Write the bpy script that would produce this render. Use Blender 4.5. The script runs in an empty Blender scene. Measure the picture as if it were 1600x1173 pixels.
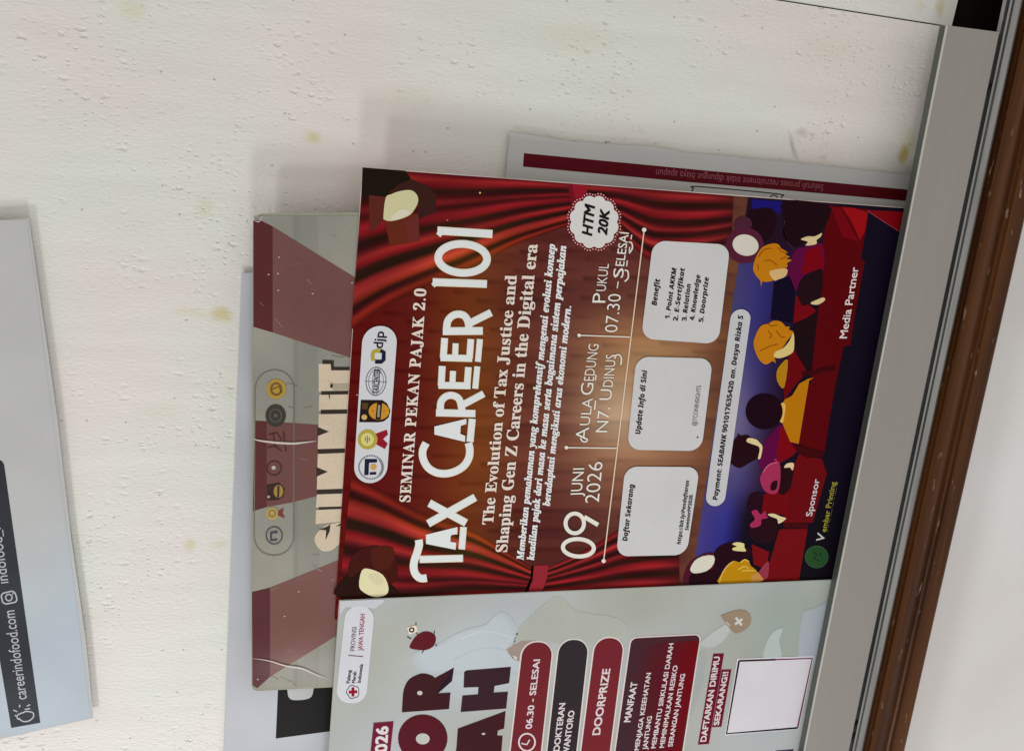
import bpy, math, random
from mathutils import Vector, Matrix
from mathutils.geometry import tessellate_polygon
random.seed(7)
S = bpy.context.scene
COL = S.collection

# ------------------------------------------------------------------ camera
# board plane: X along the board (right), Z up, viewer on the -Y side.  Metres.
Z0 = 1.5                     # eye height
CAM = Vector((0.0, -0.6284, Z0))
F = 1626.568
R = ((0.96170515, -0.09613587, -0.25667315),
     (0.0211626, 0.95971819, -0.28016626),
     (0.27326792, 0.26400546, 0.92500041))
wx = Vector((-R[0][1], R[0][2], -R[0][0]))      # picture right, in the world
wy = Vector((-R[1][1], R[1][2], -R[1][0]))      # picture down
wz = Vector((-R[2][1], R[2][2], -R[2][0]))      # into the picture
cam = bpy.data.cameras.new('camera')
cam.sensor_fit = 'HORIZONTAL'; cam.sensor_width = 36.0
cam.lens = F / 1600 * 36.0
cam.clip_start = 0.01; cam.clip_end = 100
co = bpy.data.objects.new('camera', cam); COL.objects.link(co)
M = Matrix((( wx.x, -wy.x, -wz.x), (wx.y, -wy.y, -wz.y), (wx.z, -wy.z, -wz.z))).to_4x4()
M.translation = CAM
co.matrix_world = M
S.camera = co

def P(px, py, y=0.0):
    """point of the plane Y = y that photograph pixel (px, py) shows"""
    d = wx * ((px - 800) / F) + wy * ((py - 586.5) / F) + wz
    t = (y - CAM.y) / d.y
    return CAM + d * t

# ------------------------------------------------------------------ world, lamps, exposure
W = bpy.data.worlds.new('World'); S.world = W; W.use_nodes = True
bg = W.node_tree.nodes['Background']
bg.inputs[0].default_value = (1.0, 0.968, 0.925, 1); bg.inputs[1].default_value = 0.52
CENTRE = P(800, 560)
def area(name, d, dist, size, power, colour):
    l = bpy.data.lights.new(name, 'AREA'); l.shape = 'DISK'; l.size = size
    l.energy = power; l.color = colour
    o = bpy.data.objects.new(name, l); COL.objects.link(o)
    d = Vector(d).normalized(); o.location = CENTRE + d * dist
    o.rotation_euler = (-d).to_track_quat('-Z', 'Y').to_euler()
area('ceiling_lamp', (-0.90, -0.46, 0.06), 1.6, 0.23, 6.9, (0.95, 0.98, 1.0))
area('ceiling_lamp', (-0.74, -0.52, 0.50), 1.6, 0.23, 6.0, (0.95, 0.98, 1.0))
vs = S.view_settings
vs.view_transform = 'Standard'; vs.look = 'None'; vs.exposure = 0; vs.gamma = 1; vs.use_curve_mapping = False

# ------------------------------------------------------------------ materials
KE = 0.85        # light that a white sheet sends back
def lin(v):
    v /= 255.0
    return v / 12.92 if v <= 0.04045 else ((v + 0.055) / 1.055) ** 2.4
def C(r, g, b, k=1.0):
    return (min(.9, lin(r) / KE * k), min(.9, lin(g) / KE * k), min(.9, lin(b) / KE * k), 1.0)

def mat(name, base=None, rough=.5, spec=.3, metal=0.0):
    m = bpy.data.materials.new(name); m.use_nodes = True
    b = m.node_tree.nodes['Principled BSDF']
    b.inputs['Roughness'].default_value = rough
    b.inputs['Specular IOR Level'].default_value = spec
    b.inputs['Metallic'].default_value = metal
    if base: b.inputs['Base Color'].default_value = base
    return m, m.node_tree.nodes, m.node_tree.links, b

def paper_material(name, rough, spec, bump, grain=.04):
    m, N, L, b = mat(name, None, rough, spec)
    a = N.new('ShaderNodeAttribute'); a.attribute_name = 'Col'
    tc = N.new('ShaderNodeTexCoord')
    n1 = N.new('ShaderNodeTexNoise'); n1.inputs['Scale'].default_value = 900; n1.inputs['Detail'].default_value = 2
    n3 = N.new('ShaderNodeTexNoise'); n3.inputs['Scale'].default_value = 28; n3.inputs['Detail'].default_value = 4
    mx = N.new('ShaderNodeMath'); mx.operation = 'ADD'
    L.new(tc.outputs['Object'], n1.inputs['Vector']); L.new(tc.outputs['Object'], n3.inputs['Vector'])
    L.new(n1.outputs['Fac'], mx.inputs[0]); L.new(n3.outputs['Fac'], mx.inputs[1])
    mr = N.new('ShaderNodeMapRange'); mr.inputs[1].default_value = .6; mr.inputs[2].default_value = 1.4
    mr.inputs[3].default_value = 1 - grain; mr.inputs[4].default_value = 1 + grain
    L.new(mx.outputs[0], mr.inputs[0])
    hs = N.new('ShaderNodeHueSaturation'); L.new(a.outputs['Color'], hs.inputs['Color']); L.new(mr.outputs[0], hs.inputs['Value'])
    L.new(hs.outputs[0], b.inputs['Base Color'])
    n2 = N.new('ShaderNodeTexNoise'); n2.inputs['Scale'].default_value = 9; n2.inputs['Detail'].default_value = 1
    L.new(tc.outputs['Object'], n2.inputs['Vector'])
    bp = N.new('ShaderNodeBump'); bp.inputs['Strength'].default_value = bump; bp.inputs['Distance'].default_value = .02
    L.new(n2.outputs['Fac'], bp.inputs['Height']); L.new(bp.outputs['Normal'], b.inputs['Normal'])
    return m
M_PRINT = paper_material('glossy_print', .42, .045, .25, .05)
M_PAPER = paper_material('poster_paper', .5, .2, .6, .045)
M_OLD = paper_material('worn_sleeved_paper', .3, .3, 1.0, .12)

def wood_varnish():
    m, N, L, b = mat('varnished_brown_wood', None, .38, .16)
    tc = N.new('ShaderNodeTexCoord'); mp = N.new('ShaderNodeMapping'); mp.inputs['Scale'].default_value = (4, 90, 90)
    n = N.new('ShaderNodeTexNoise'); n.inputs['Scale'].default_value = 1.0; n.inputs['Detail'].default_value = 6; n.inputs['Roughness'].default_value = .65
    L.new(tc.outputs['Object'], mp.inputs[0]); L.new(mp.outputs[0], n.inputs['Vector'])
    r = N.new('ShaderNodeValToRGB')
    e = r.color_ramp.elements
    e[0].position = .3; e[0].color = (.042, .0145, .006, 1); e[1].position = .74; e[1].color = (.130, .046, .012, 1)
    x = e.new(.5); x.color = (.080, .0275, .008, 1)
    L.new(n.outputs['Fac'], r.inputs[0])
    # rubbed-through pale spots
    mp2 = N.new('ShaderNodeMapping'); mp2.inputs['Scale'].default_value = (55, 260, 260)
    n2 = N.new('ShaderNodeTexNoise'); n2.inputs['Scale'].default_value = 1; n2.inputs['Detail'].default_value = 3
    L.new(tc.outputs['Object'], mp2.inputs[0]); L.new(mp2.outputs[0], n2.inputs['Vector'])
    r2 = N.new('ShaderNodeValToRGB'); r2.color_ramp.elements[0].position = .655; r2.color_ramp.elements[1].position = .72
    L.new(n2.outputs['Fac'], r2.inputs[0])
    mx = N.new('ShaderNodeMixRGB'); mx.inputs[2].default_value = (.30, .20, .14, 1)
    L.new(r2.outputs[0], mx.inputs[0]); L.new(r.outputs[0], mx.inputs[1]); L.new(mx.outputs[0], b.inputs['Base Color'])
    bp = N.new('ShaderNodeBump'); bp.inputs['Strength'].default_value = .35; bp.inputs['Distance'].default_value = .002
    L.new(n.outputs['Fac'], bp.inputs['Height']); L.new(bp.outputs[0], b.inputs['Normal'])
    return m
M_WOOD = wood_varnish()

def metal(name, col, rough, dirt=.5):
    m, N, L, b = mat(name, None, rough, .4, .55)
    tc = N.new('ShaderNodeTexCoord'); mp = N.new('ShaderNodeMapping'); mp.inputs['Scale'].default_value = (3, 60, 60)
    n = N.new('ShaderNodeTexNoise'); n.inputs['Scale'].default_value = 4; n.inputs['Detail'].default_value = 5
    L.new(tc.outputs['Object'], mp.inputs[0]); L.new(mp.outputs[0], n.inputs['Vector'])
    r = N.new('ShaderNodeValToRGB')
    r.color_ramp.elements[0].position = .25; r.color_ramp.elements[1].position = .7
    r.color_ramp.elements[0].color = tuple(c * dirt for c in col) + (1,); r.color_ramp.elements[1].color = tuple(col) + (1,)
    L.new(n.outputs['Fac'], r.inputs[0]); L.new(r.outputs[0], b.inputs['Base Color'])
    return m
M_PLATE = metal('dull_grey_metal', (.41, .385, .355), .6, .96)
M_LIP = metal('grey_lip', (.15, .16, .145), .5, .7)
M_ARRIS = metal('bright_edge_glint', (.75, .74, .68), .4, .8)  # pale colour imitates the light caught by the ledge's bevel
M_ALU = metal('aluminium_track', (.40, .40, .39), .38, .6)
M_GROOVE = metal('dark_groove', (.16, .165, .17), .5, .5)  # darker grey metal for the strip in the track's groove

M_DIRT = mat('black_dirt', (.03, .03, .032, 1), .8, .1)[0]

def panel_material(name, seed, stains):
    m, N, L, b = mat(name, None, .42, .28)
    tc = N.new('ShaderNodeTexCoord')
    # coat of off-white paint, slightly uneven
    n = N.new('ShaderNodeTexNoise'); n.inputs['Scale'].default_value = 7; n.inputs['Detail'].default_value = 3
    off = N.new('ShaderNodeMapping'); off.inputs['Location'].default_value = (seed, seed * 2, seed * 3)
    L.new(tc.outputs['Object'], off.inputs[0]); L.new(off.outputs[0], n.inputs['Vector'])
    r = N.new('ShaderNodeValToRGB'); e = r.color_ramp.elements
    e[0].position = .42; e[0].color = (.835, .855, .785, 1); e[1].position = .60; e[1].color = (.875, .82, .782, 1)
    L.new(n.outputs['Fac'], r.inputs[0])
    sm_ = N.new('ShaderNodeMapping'); sm_.inputs['Scale'].default_value = (70, 70, 9); L.new(off.outputs[0], sm_.inputs[0])
    sn = N.new('ShaderNodeTexNoise'); sn.inputs['Scale'].default_value = 1; sn.inputs['Detail'].default_value = 5; sn.inputs['Roughness'].default_value = .6; L.new(sm_.outputs[0], sn.inputs['Vector'])
    smr = N.new('ShaderNodeMapRange'); smr.inputs[1].default_value = .3; smr.inputs[2].default_value = .7; smr.inputs[3].default_value = .955; smr.inputs[4].default_value = 1.03; L.new(sn.outputs['Fac'], smr.inputs[0])
    shs = N.new('ShaderNodeHueSaturation'); L.new(r.outputs[0], shs.inputs['Color']); L.new(smr.outputs[0], shs.inputs['Value'])
    last = shs.outputs[0]
    wn = N.new('ShaderNodeTexNoise'); wn.inputs['Scale'].default_value = 60; wn.inputs['Detail'].default_value = 4
    L.new(tc.outputs['Object'], wn.inputs['Vector'])
    ws = N.new('ShaderNodeVectorMath'); ws.operation = 'SUBTRACT'; ws.inputs[1].default_value = (.5, .5, .5)
    L.new(wn.outputs['Color'], ws.inputs[0])
    wsc = N.new('ShaderNodeVectorMath'); wsc.operation = 'SCALE'; wsc.inputs['Scale'].default_value = .008
    L.new(ws.outputs[0], wsc.inputs[0])
    wa = N.new('ShaderNodeVectorMath'); wa.operation = 'ADD'
    L.new(tc.outputs['Object'], wa.inputs[0]); L.new(wsc.outputs[0], wa.inputs[1])
    for (px, py, hx, hy, rot, col, amt) in stains:
        c = P(px, py, PANEL_Y) - BO
        mp = N.new('ShaderNodeMapping'); mp.vector_type = 'TEXTURE'
        mp.inputs['Location'].default_value = c; mp.inputs['Rotation'].default_value = (0, rot, 0)
        mp.inputs['Scale'].default_value = (hy * .0004, 1, hx * .0004)
        L.new(wa.outputs[0], mp.inputs[0])
        ln = N.new('ShaderNodeVectorMath'); ln.operation = 'LENGTH'; L.new(mp.outputs[0], ln.inputs[0])
        mr = N.new('ShaderNodeMapRange'); mr.interpolation_type = 'SMOOTHSTEP'
        mr.inputs[1].default_value = 1.25; mr.inputs[2].default_value = .1; mr.inputs[3].default_value = 0; mr.inputs[4].default_value = amt
        L.new(ln.outputs['Value'], mr.inputs[0])
        mx = N.new('ShaderNodeMixRGB'); mx.inputs[2].default_value = col
        L.new(mr.outputs[0], mx.inputs[0]); L.new(last, mx.inputs[1]); last = mx.outputs[0]
    flat = N.new('ShaderNodeSeparateXYZ'); L.new(off.outputs[0], flat.inputs[0])
    def flat2(kx, kz, warp=None):
        cb = N.new('ShaderNodeCombineXYZ')
        for i, (o_, k) in enumerate((('X', kx), ('Z', kz))):
            m_ = N.new('ShaderNodeMath'); m_.operation = 'MULTIPLY'; m_.inputs[1].default_value = k
            L.new(flat.outputs[o_], m_.inputs[0]); L.new(m_.outputs[0], cb.inputs[i])
        if warp is None: return cb.outputs[0]
        va = N.new('ShaderNodeVectorMath'); va.operation = 'ADD'; L.new(cb.outputs[0], va.inputs[0]); L.new(warp, va.inputs[1]); return va.outputs[0]
    # dirt specks
    v = N.new('ShaderNodeTexVoronoi'); v.voronoi_dimensions = '2D'; v.inputs['Scale'].default_value = 1; L.new(flat2(62, 50), v.inputs['Vector'])
    sx = N.new('ShaderNodeSeparateColor'); L.new(v.outputs['Color'], sx.inputs[0])
    pick = N.new('ShaderNodeMath'); pick.operation = 'GREATER_THAN'; pick.inputs[1].default_value = .84; L.new(sx.outputs[0], pick.inputs[0])
    spot = N.new('ShaderNodeMapRange'); spot.interpolation_type = 'SMOOTHSTEP'
    spot.inputs[1].default_value = .055; spot.inputs[2].default_value = .02; L.new(v.outputs['Distance'], spot.inputs[0])
    mm = N.new('ShaderNodeMath'); mm.operation = 'MULTIPLY'; L.new(pick.outputs[0], mm.inputs[0]); L.new(spot.outputs[0], mm.inputs[1])
    ms = N.new('ShaderNodeMath'); ms.operation = 'MULTIPLY'; ms.inputs[1].default_value = .5; L.new(mm.outputs[0], ms.inputs[0])
    mx = N.new('ShaderNodeMixRGB'); mx.inputs[2].default_value = (.22, .19, .15, 1)
    L.new(ms.outputs[0], mx.inputs[0]); L.new(last, mx.inputs[1]); L.new(mx.outputs[0], b.inputs['Base Color'])
    # relief: wood grain running up the board, lumps and blisters of paint
    g = N.new('ShaderNodeMapping'); g.inputs['Scale'].default_value = (720, 720, 230); L.new(off.outputs[0], g.inputs[0])
    gn = N.new('ShaderNodeTexNoise'); gn.inputs['Scale'].default_value = 1; gn.inputs['Detail'].default_value = 4; L.new(g.outputs[0], gn.inputs['Vector'])
    f = N.new('ShaderNodeTexNoise'); f.inputs['Scale'].default_value = 330; f.inputs['Detail'].default_value = 3; L.new(off.outputs[0], f.inputs['Vector'])
    wq = N.new('ShaderNodeTexNoise'); wq.inputs['Scale'].default_value = 520; wq.inputs['Detail'].default_value = 3; L.new(off.outputs[0], wq.inputs['Vector'])
    wqs = N.new('ShaderNodeVectorMath'); wqs.operation = 'SCALE'; wqs.inputs['Scale'].default_value = .5; L.new(wq.outputs['Color'], wqs.inputs[0])
    cl = N.new('ShaderNodeTexNoise'); cl.inputs['Scale'].default_value = 13; cl.inputs['Detail'].default_value = 2; L.new(off.outputs[0], cl.inputs['Vector'])
    clm = N.new('ShaderNodeMapRange'); clm.inputs[1].default_value = .44; clm.inputs[2].default_value = .60; L.new(cl.outputs['Fac'], clm.inputs[0])
    last_m = None
    for kx, kz, thr, r0, amp in ((170, 95, .70, .30, .8), (320, 230, .60, .34, .5)):
        v2 = N.new('ShaderNodeTexVoronoi'); v2.voronoi_dimensions = '2D'; v2.inputs['Scale'].default_value = 1; L.new(flat2(kx, kz, wqs.outputs[0]), v2.inputs['Vector'])
        s2 = N.new('ShaderNodeSeparateColor'); L.new(v2.outputs['Color'], s2.inputs[0])
        p2 = N.new('ShaderNodeMapRange'); p2.inputs[1].default_value = thr; p2.inputs[2].default_value = 1.0; L.new(s2.outputs[1], p2.inputs[0])
        q2 = N.new('ShaderNodeMapRange'); q2.interpolation_type = 'SMOOTHSTEP'; q2.inputs[1].default_value = r0; q2.inputs[2].default_value = .04; q2.inputs[4].default_value = amp
        L.new(v2.outputs['Distance'], q2.inputs[0])
        m2 = N.new('ShaderNodeMath'); m2.operation = 'MULTIPLY'; L.new(p2.outputs[0], m2.inputs[0]); L.new(q2.outputs[0], m2.inputs[1])
        if last_m is not None:
            m3 = N.new('ShaderNodeMath'); m3.operation = 'ADD'; L.new(m2.outputs[0], m3.inputs[0]); L.new(last_m, m3.inputs[1]); last_m = m3.outputs[0]
        else: last_m = m2.outputs[0]
    m2 = N.new('ShaderNodeMath'); m2.operation = 'MULTIPLY'; L.new(last_m, m2.inputs[0]); L.new(clm.outputs[0], m2.inputs[1])
    a1 = N.new('ShaderNodeMath'); a1.operation = 'MULTIPLY_ADD'; a1.inputs[1].default_value = .62; L.new(gn.outputs['Fac'], a1.inputs[0])
    fm = N.new('ShaderNodeMath'); fm.operation = 'MULTIPLY'; fm.inputs[1].default_value = .35; L.new(f.outputs['Fac'], fm.inputs[0]); L.new(fm.outputs[0], a1.inputs[2])
    a2 = N.new('ShaderNodeMath'); a2.operation = 'MULTIPLY_ADD'; a2.inputs[1].default_value = -1.8; L.new(m2.outputs[0], a2.inputs[0]); L.new(a1.outputs[0], a2.inputs[2])
    bp = N.new('ShaderNodeBump'); bp.inputs['Strength'].default_value = .8; bp.inputs['Distance'].default_value = .0006
    L.new(a2.outputs[0], bp.inputs['Height']); L.new(bp.outputs[0], b.inputs['Normal'])
    return m

# ------------------------------------------------------------------ helpers
def tag(o, label=None, cat=None, group=None, kind=None):
    if label: o['label'] = label
    if cat: o['category'] = cat
    if group: o['group'] = group
    if kind: o['kind'] = kind
    return o
def thing(name, label, cat, at):
    o = bpy.data.objects.new(name, None); COL.objects.link(o); o.empty_display_size = .02
    o.location = at
    return tag(o, label, cat)

LAYER = 0.00012
def zz(ox, oy, s):
    """coordinates read in an enlarged crop -> photograph pixels"""
    return lambda *pts: [(ox + x / s, oy + y / s) for x, y in pts]

def smooth(pts, n=5, closed=True):
    out = []; k = len(pts)
    rng = range(k) if closed else range(k - 1)
    for i in rng:
        g = (lambda j: pts[j % k]) if closed else (lambda j: pts[max(0, min(k - 1, j))])
        p0, p1, p2, p3 = g(i - 1), g(i), g(i + 1), g(i + 2)
        for j in range(n):
            t = j / n
            out.append(tuple(.5 * ((2 * p1[a]) + (-p0[a] + p2[a]) * t + (2 * p0[a] - 5 * p1[a] + 4 * p2[a] - p3[a]) * t * t
                       + (-p0[a] + 3 * p1[a] - 3 * p2[a] + p3[a]) * t ** 3) for a in (0, 1)))
    if not closed: out.append(pts[-1])
    return out
def ellipse(cx, cy, rx, ry, rot=0, n=36):
    c, s = math.cos(rot), math.sin(rot)
    return [(cx + rx * math.cos(a) * c - ry * math.sin(a) * s, cy + rx * math.cos(a) * s + ry * math.sin(a) * c)
            for a in (2 * math.pi * i / n for i in range(n))]
def rquad(q, r, n=7):
    """four corners with rounded corners of radius r (pixels)"""
    out = []
    for i in range(4):
        p, a, b = Vector(q[i]), Vector(q[i - 1]), Vector(q[(i + 1) % 4])
        da, db = (a - p), (b - p); da.normalize(); db.normalize()
        rr = min(r, .499 * (a - p).length, .499 * (b - p).length)
        s, e = p + da * rr, p + db * rr
        c = s + db * rr                      # near enough to a circle for these quads
        for j in range(n + 1):
            t = math.pi / 2 * j / n
            v = c - db * (rr * math.cos(t)) - da * (rr * math.sin(t)) if False else None
            v = p + da * (rr * (1 - math.sin(t))) + db * (rr * (1 - math.cos(t)))
            out.append((v.x, v.y))
    return out

def soft(p, pts, col, base, l, n=5, spread=.16):
    pts = smooth(pts, 3); cx = sum(a for a, b in pts) / len(pts); cy = sum(b for a, b in pts) / len(pts)
    for k in range(n):
        t_ = (k + 1) / n; f = 1 + spread * (.5 - k / (n - 1))
        p.poly([(cx + (x - cx) * f, cy + (y - cy) * f) for x, y in pts], C(*mixc(base, col, t_)), l + .1 * k)
class Part:
    """one printed part: many flat coloured shapes, one mesh, on the sheet at depth y"""
    def __init__(self, y, layer=1):
        self.v = []; self.f = []; self.c = []; self.y = y; self.l = layer
    def depth(self, l=None):
        return self.y - LAYER * (self.l if l is None else l)
    def poly(self, pts, col, l=None, sm=0):
        if sm: pts = smooth(pts, sm)
        d = self.depth(l)
        co_ = [P(x, y, d) for x, y in pts]
        b = len(self.v); self.v += co_
        for t in tessellate_polygon([[Vector((p.x, p.z, 0)) for p in co_]]):
            self.f.append([b + i for i in t]); self.c.append([col] * 3)
        return self
    def ell(self, cx, cy, rx, ry, col, l=None, rot=0): return self.poly(ellipse(cx, cy, rx, ry, rot), col, l)
    def quadstrip(self, A, B, col, l=None):
        d = self.depth(l); b = len(self.v); n = len(A)
        self.v += [P(*p, d) for p in A] + [P(*p, d) for p in B]
        for i in range(n - 1):
            self.f.append([b + i, b + i + 1, b + n + i + 1, b + n + i]); self.c.append([col] * 4)
        return self
    def stroke(self, pts, w, col, l=None, closed=False, caps=False):
        n = len(pts); A, B = [], []
        for i in range(n):
            a = Vector(pts[(i - 1) % n] if closed else pts[max(0, i - 1)]); c = Vector(pts[(i + 1) % n] if closed else pts[min(n - 1, i + 1)])
            t = c - a
            if t.length < 1e-6: t = Vector((1, 0))
            t.normalize(); nn = Vector((-t.y, t.x)) * w / 2; p = Vector(pts[i])
            A.append(tuple(p + nn)); B.append(tuple(p - nn))
        if closed: A.append(A[0]); B.append(B[0])
        self.quadstrip(A, B, col, l)
        if caps and not closed:
            for p in (pts[0], pts[-1]): self.poly(ellipse(p[0], p[1], w / 2, w / 2, 0, 14), col, (self.l if l is None else l) + .04)
        return self
    def ring(self, cx, cy, rx, ry, w, col, l=None, rot=0): return self.stroke(ellipse(cx, cy, rx, ry, rot), w, col, l, True)
    def grid(self, fn, cf, nu, nv, l=None):
        """fn(u,v) -> pixel, cf(u,v,px,py) -> colour"""
        d = self.depth(l); b = len(self.v); cs = []
        for j in range(nv + 1):
            for i in range(nu + 1):
                p = fn(i / nu, j / nv); self.v.append(P(p[0], p[1], d)); cs.append(cf(i / nu, j / nv, p[0], p[1]))
        for j in range(nv):
            for i in range(nu):
                q = [j * (nu + 1) + i, j * (nu + 1) + i + 1, (j + 1) * (nu + 1) + i + 1, (j + 1) * (nu + 1) + i]
                self.f.append([b + k for k in q]); self.c.append([cs[k] for k in q])
        return self
    def text(self, s, start, end, cap, col, bold=0.0, shear=0.0, style=None, l=None, space=1.0):
        """s written from start to end along its baseline (pixels), capital height cap (pixels)"""
        V, Fc, capu = glyphs(s, min(bold, 0), shear, style, space)
        d = self.depth(l)
        a, e = P(*start, d), P(*end, d)
        u = e - a; wid = u.length; u.normalize()
        up = Vector((-u.z, 0, u.x))
        k = (P(start[0] + 1, start[1], d) - P(start[0], start[1], d)).length
        x0 = min(p[0] for p in V); x1 = max(p[0] for p in V)
        sx = wid / (x1 - x0); sy = cap * k / capu
        if bold > 0: sh = [(bold, bold), (-bold, bold), (bold, -bold), (-bold, -bold)]
        else: sh = [(0, 0)]
        for k_, (dx, dy) in enumerate(sh):
            b = len(self.v); o_ = Vector((0, -LAYER * .05 * k_, 0))
            self.v += [a + o_ + u * ((p[0] - x0 + dx) * sx) + up * ((p[1] + dy) * sy) for p in V]
            for f in Fc: self.f.append([b + i for i in f]); self.c.append([col] * len(f))
        return self
    def build(self, name, material, parent, label=None):
        me = bpy.data.meshes.new(name)
        org = parent.matrix_world.translation if parent is None else root_loc(parent)
        me.from_pydata([p - org for p in self.v], [], self.f); me.update()
        at = me.color_attributes.new('Col', 'FLOAT_COLOR', 'CORNER')
        flat = []
        # winding is made to face the viewer
        for poly, cols in zip(me.polygons, self.c):
            for c in cols: flat += c
        at.data.foreach_set('color', flat)
        me.materials.append(material)
        o = bpy.data.objects.new(name, me); COL.objects.link(o)
        o.parent = parent
        if label: o['label'] = label
        return o
def root_loc(o):
    v = Vector((0, 0, 0))
    while o: v += o.location; o = o.parent
    return v

_gl = {}
SER = {'serif': (0x1D400, 0x1D41A, 0x1D7CE), 'boldit': (0x1D468, 0x1D482, 0x1D7CE), 'sansboldit': (0x1D63C, 0x1D656, 0x1D7EC), 'sansbold': (0x1D5D4, 0x1D5EE, 0x1D7EC)}
def styled(s, style):
    if style not in SER: return s
    U, Lw, D = SER[style]; o = ''
    for ch in s:
        if 'A' <= ch <= 'Z': o += chr(U + ord(ch) - 65)
        elif 'a' <= ch <= 'z': o += chr(Lw + ord(ch) - 97)
        elif '0' <= ch <= '9': o += chr(D + ord(ch) - 48)
        else: o += ch
    return o
def _mesh(s, bold, shear, space):
    cu = bpy.data.curves.new('t', 'FONT'); cu.body = s; cu.size = 1; cu.offset = bold; cu.shear = shear
    cu.resolution_u = 3; cu.fill_mode = 'FRONT'; cu.space_character = space
    o = bpy.data.objects.new('t', cu); COL.objects.link(o)
    dg = bpy.context.evaluated_depsgraph_get(); dg.update()
    me = o.evaluated_get(dg).to_mesh()
    V = [(v.co.x, v.co.y) for v in me.vertices]; Fc = [list(p.vertices) for p in me.polygons]
    o.evaluated_get(dg).to_mesh_clear()
    bpy.data.objects.remove(o); bpy.data.curves.remove(cu)
    return V, Fc
_cap = {}
def glyphs(s, bold, shear, style, space):
    key = (bold, style)
    if key not in _cap:
        v, _ = _mesh(styled('H', style), bold, 0, 1); _cap[key] = max(p[1] for p in v)
    V, Fc = _mesh(styled(s, style), bold, shear, space)
    return V, Fc, _cap[key]

def sheet(name, pts, y, col, material, parent, thick=.0003, edge=None):
    """a sheet of paper with real thickness"""
    fr = [P(a, b, y) for a, b in pts]; n = len(fr)
    org = root_loc(parent)
    tri = tessellate_polygon([[Vector((p.x, p.z, 0)) for p in fr]])
    v = [p - org for p in fr] + [p - org + Vector((0, thick, 0)) for p in fr]
    f = [list(t) for t in tri] + [[i + n for i in reversed(t)] for t in tri] + [[i, (i + 1) % n, (i + 1) % n + n, i + n] for i in range(n)]
    me = bpy.data.meshes.new(name); me.from_pydata(v, [], f); me.update()
    at = me.color_attributes.new('Col', 'FLOAT_COLOR', 'CORNER'); flat = []
    for k, p in enumerate(me.polygons):
        c = col if k < len(tri) else (edge or col)
        for _ in p.vertices: flat += c
    at.data.foreach_set('color', flat); me.materials.append(material)
    o = bpy.data.objects.new(name, me); COL.objects.link(o); o.parent = parent
    return o

def mixc(a, b, t):
    t = max(0, min(1, t)); return tuple(a[i] + (b[i] - a[i]) * t for i in range(3))
def ramp(stops, t):
    for (t0, c0), (t1, c1) in zip(stops, stops[1:]):
        if t <= t1: return mixc(c0, c1, (t - t0) / (t1 - t0) if t1 > t0 else 0)
    return stops[-1][1]
def lerp(a, b, t): return a + (b - a) * t
def along(pl, t):
    """point at share t of a polyline's length"""
    d = [0]
    for a, b in zip(pl, pl[1:]): d.append(d[-1] + math.hypot(b[0] - a[0], b[1] - a[1]))
    x = t * d[-1]
    for i in range(len(pl) - 1):
        if x <= d[i + 1] or i == len(pl) - 2:
            k = (x - d[i]) / max(1e-6, d[i + 1] - d[i]); return (lerp(pl[i][0], pl[i + 1][0], k), lerp(pl[i][1], pl[i + 1][1], k))

# ------------------------------------------------------------------ the board (panels, ledge, track, frame) and the wall
PANEL_Y = 0.020
board = thing('notice_board', 'white painted plywood notice board with grey metal ledge and brown wooden frame', 'notice board', P(1300, 600, PANEL_Y))
BO = root_loc(board)
def mesh_obj(name, v, f, material, parent, smooth_=False):
    org = root_loc(parent) if parent else Vector((0, 0, 0))
    me = bpy.data.meshes.new(name); me.from_pydata([p - org for p in v], [], f); me.update()
    me.materials.append(material)
    if smooth_:
        for p in me.polygons: p.use_smooth = True
    o = bpy.data.objects.new(name, me); COL.objects.link(o); o.parent = parent
    return o
YEL = (.60, .50, .10, 1); PALE = (.72, .66, .38, 1); BRN = (.45, .36, .26, 1)
stainsA = [(489, 216, 15, 13, .3, PALE, .9), (345, 491, 18, 14, 0, PALE, 1.0), (1408, 246, 10, 16, -.25, YEL, .8), (560, 640, 40, 10, 0, PALE, .2), (640, 150, 60, 26, 0, PALE, .18), (900, 60, 70, 34, 0, PALE, .2), (250, 640, 46, 20, 0, PALE, .2), (300, 488, 40, 8, 0, PALE, .35), (208, 14, 22, 16, 0, PALE, .4),
           (295, 850, 12, 14, 0, PALE, .7), (318, 326, 16, 18, .4, PALE, .4), (1413, 238, 8, 17, -.25, YEL, .95), (1422, 222, 16, 26, -.2, PALE, .6),
           (1450, 150, 7, 26, -.2, YEL, .5), (1240, 232, 6, 30, -.5, BRN, .6), (1254, 208, 13, 10, 0, BRN, .4), (346, 850, 18, 8, 0, PALE, .4), (1290, 75, 60, 30, 0, PALE, .2)]
stainsB = [(1470, 14, 9, 20, 0, PALE, .8), (1440, 10, 14, 16, 0, PALE, .3)]
def slab(name, q, y, th, material):
    a = [P(*p, y) for p in q]; n = len(a)
    v = a + [p + Vector((0, th, 0)) for p in a]
    f = [list(range(n)), list(range(2 * n - 1, n - 1, -1))] + [[i, (i + 1) % n, (i + 1) % n + n, i + n] for i in range(n)]
    return mesh_obj(name, v, f, material, board)
def seam(x): return (x - 1215) * 40 / 255.0
# lower edge of the panels (picture right)
pb = lambda y: 1493.5 - .2455 * (y - 14)
slab('back_panel', [(-420, seam(-420) + 1.2), (pb(41), seam(pb(41)) + 1.2), (pb(1500), 1500), (-420, 1500)], PANEL_Y, .006, panel_material('white_panel_paint', 0.0, stainsA))
slab('back_panel', [(-420, -300), (pb(-300), -300), (pb(41), seam(pb(41)) - 1.0), (-420, seam(-420) - 1.0)], PANEL_Y + .0006, .006, panel_material('white_panel_paint_strip', 3.1, stainsB))

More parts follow.
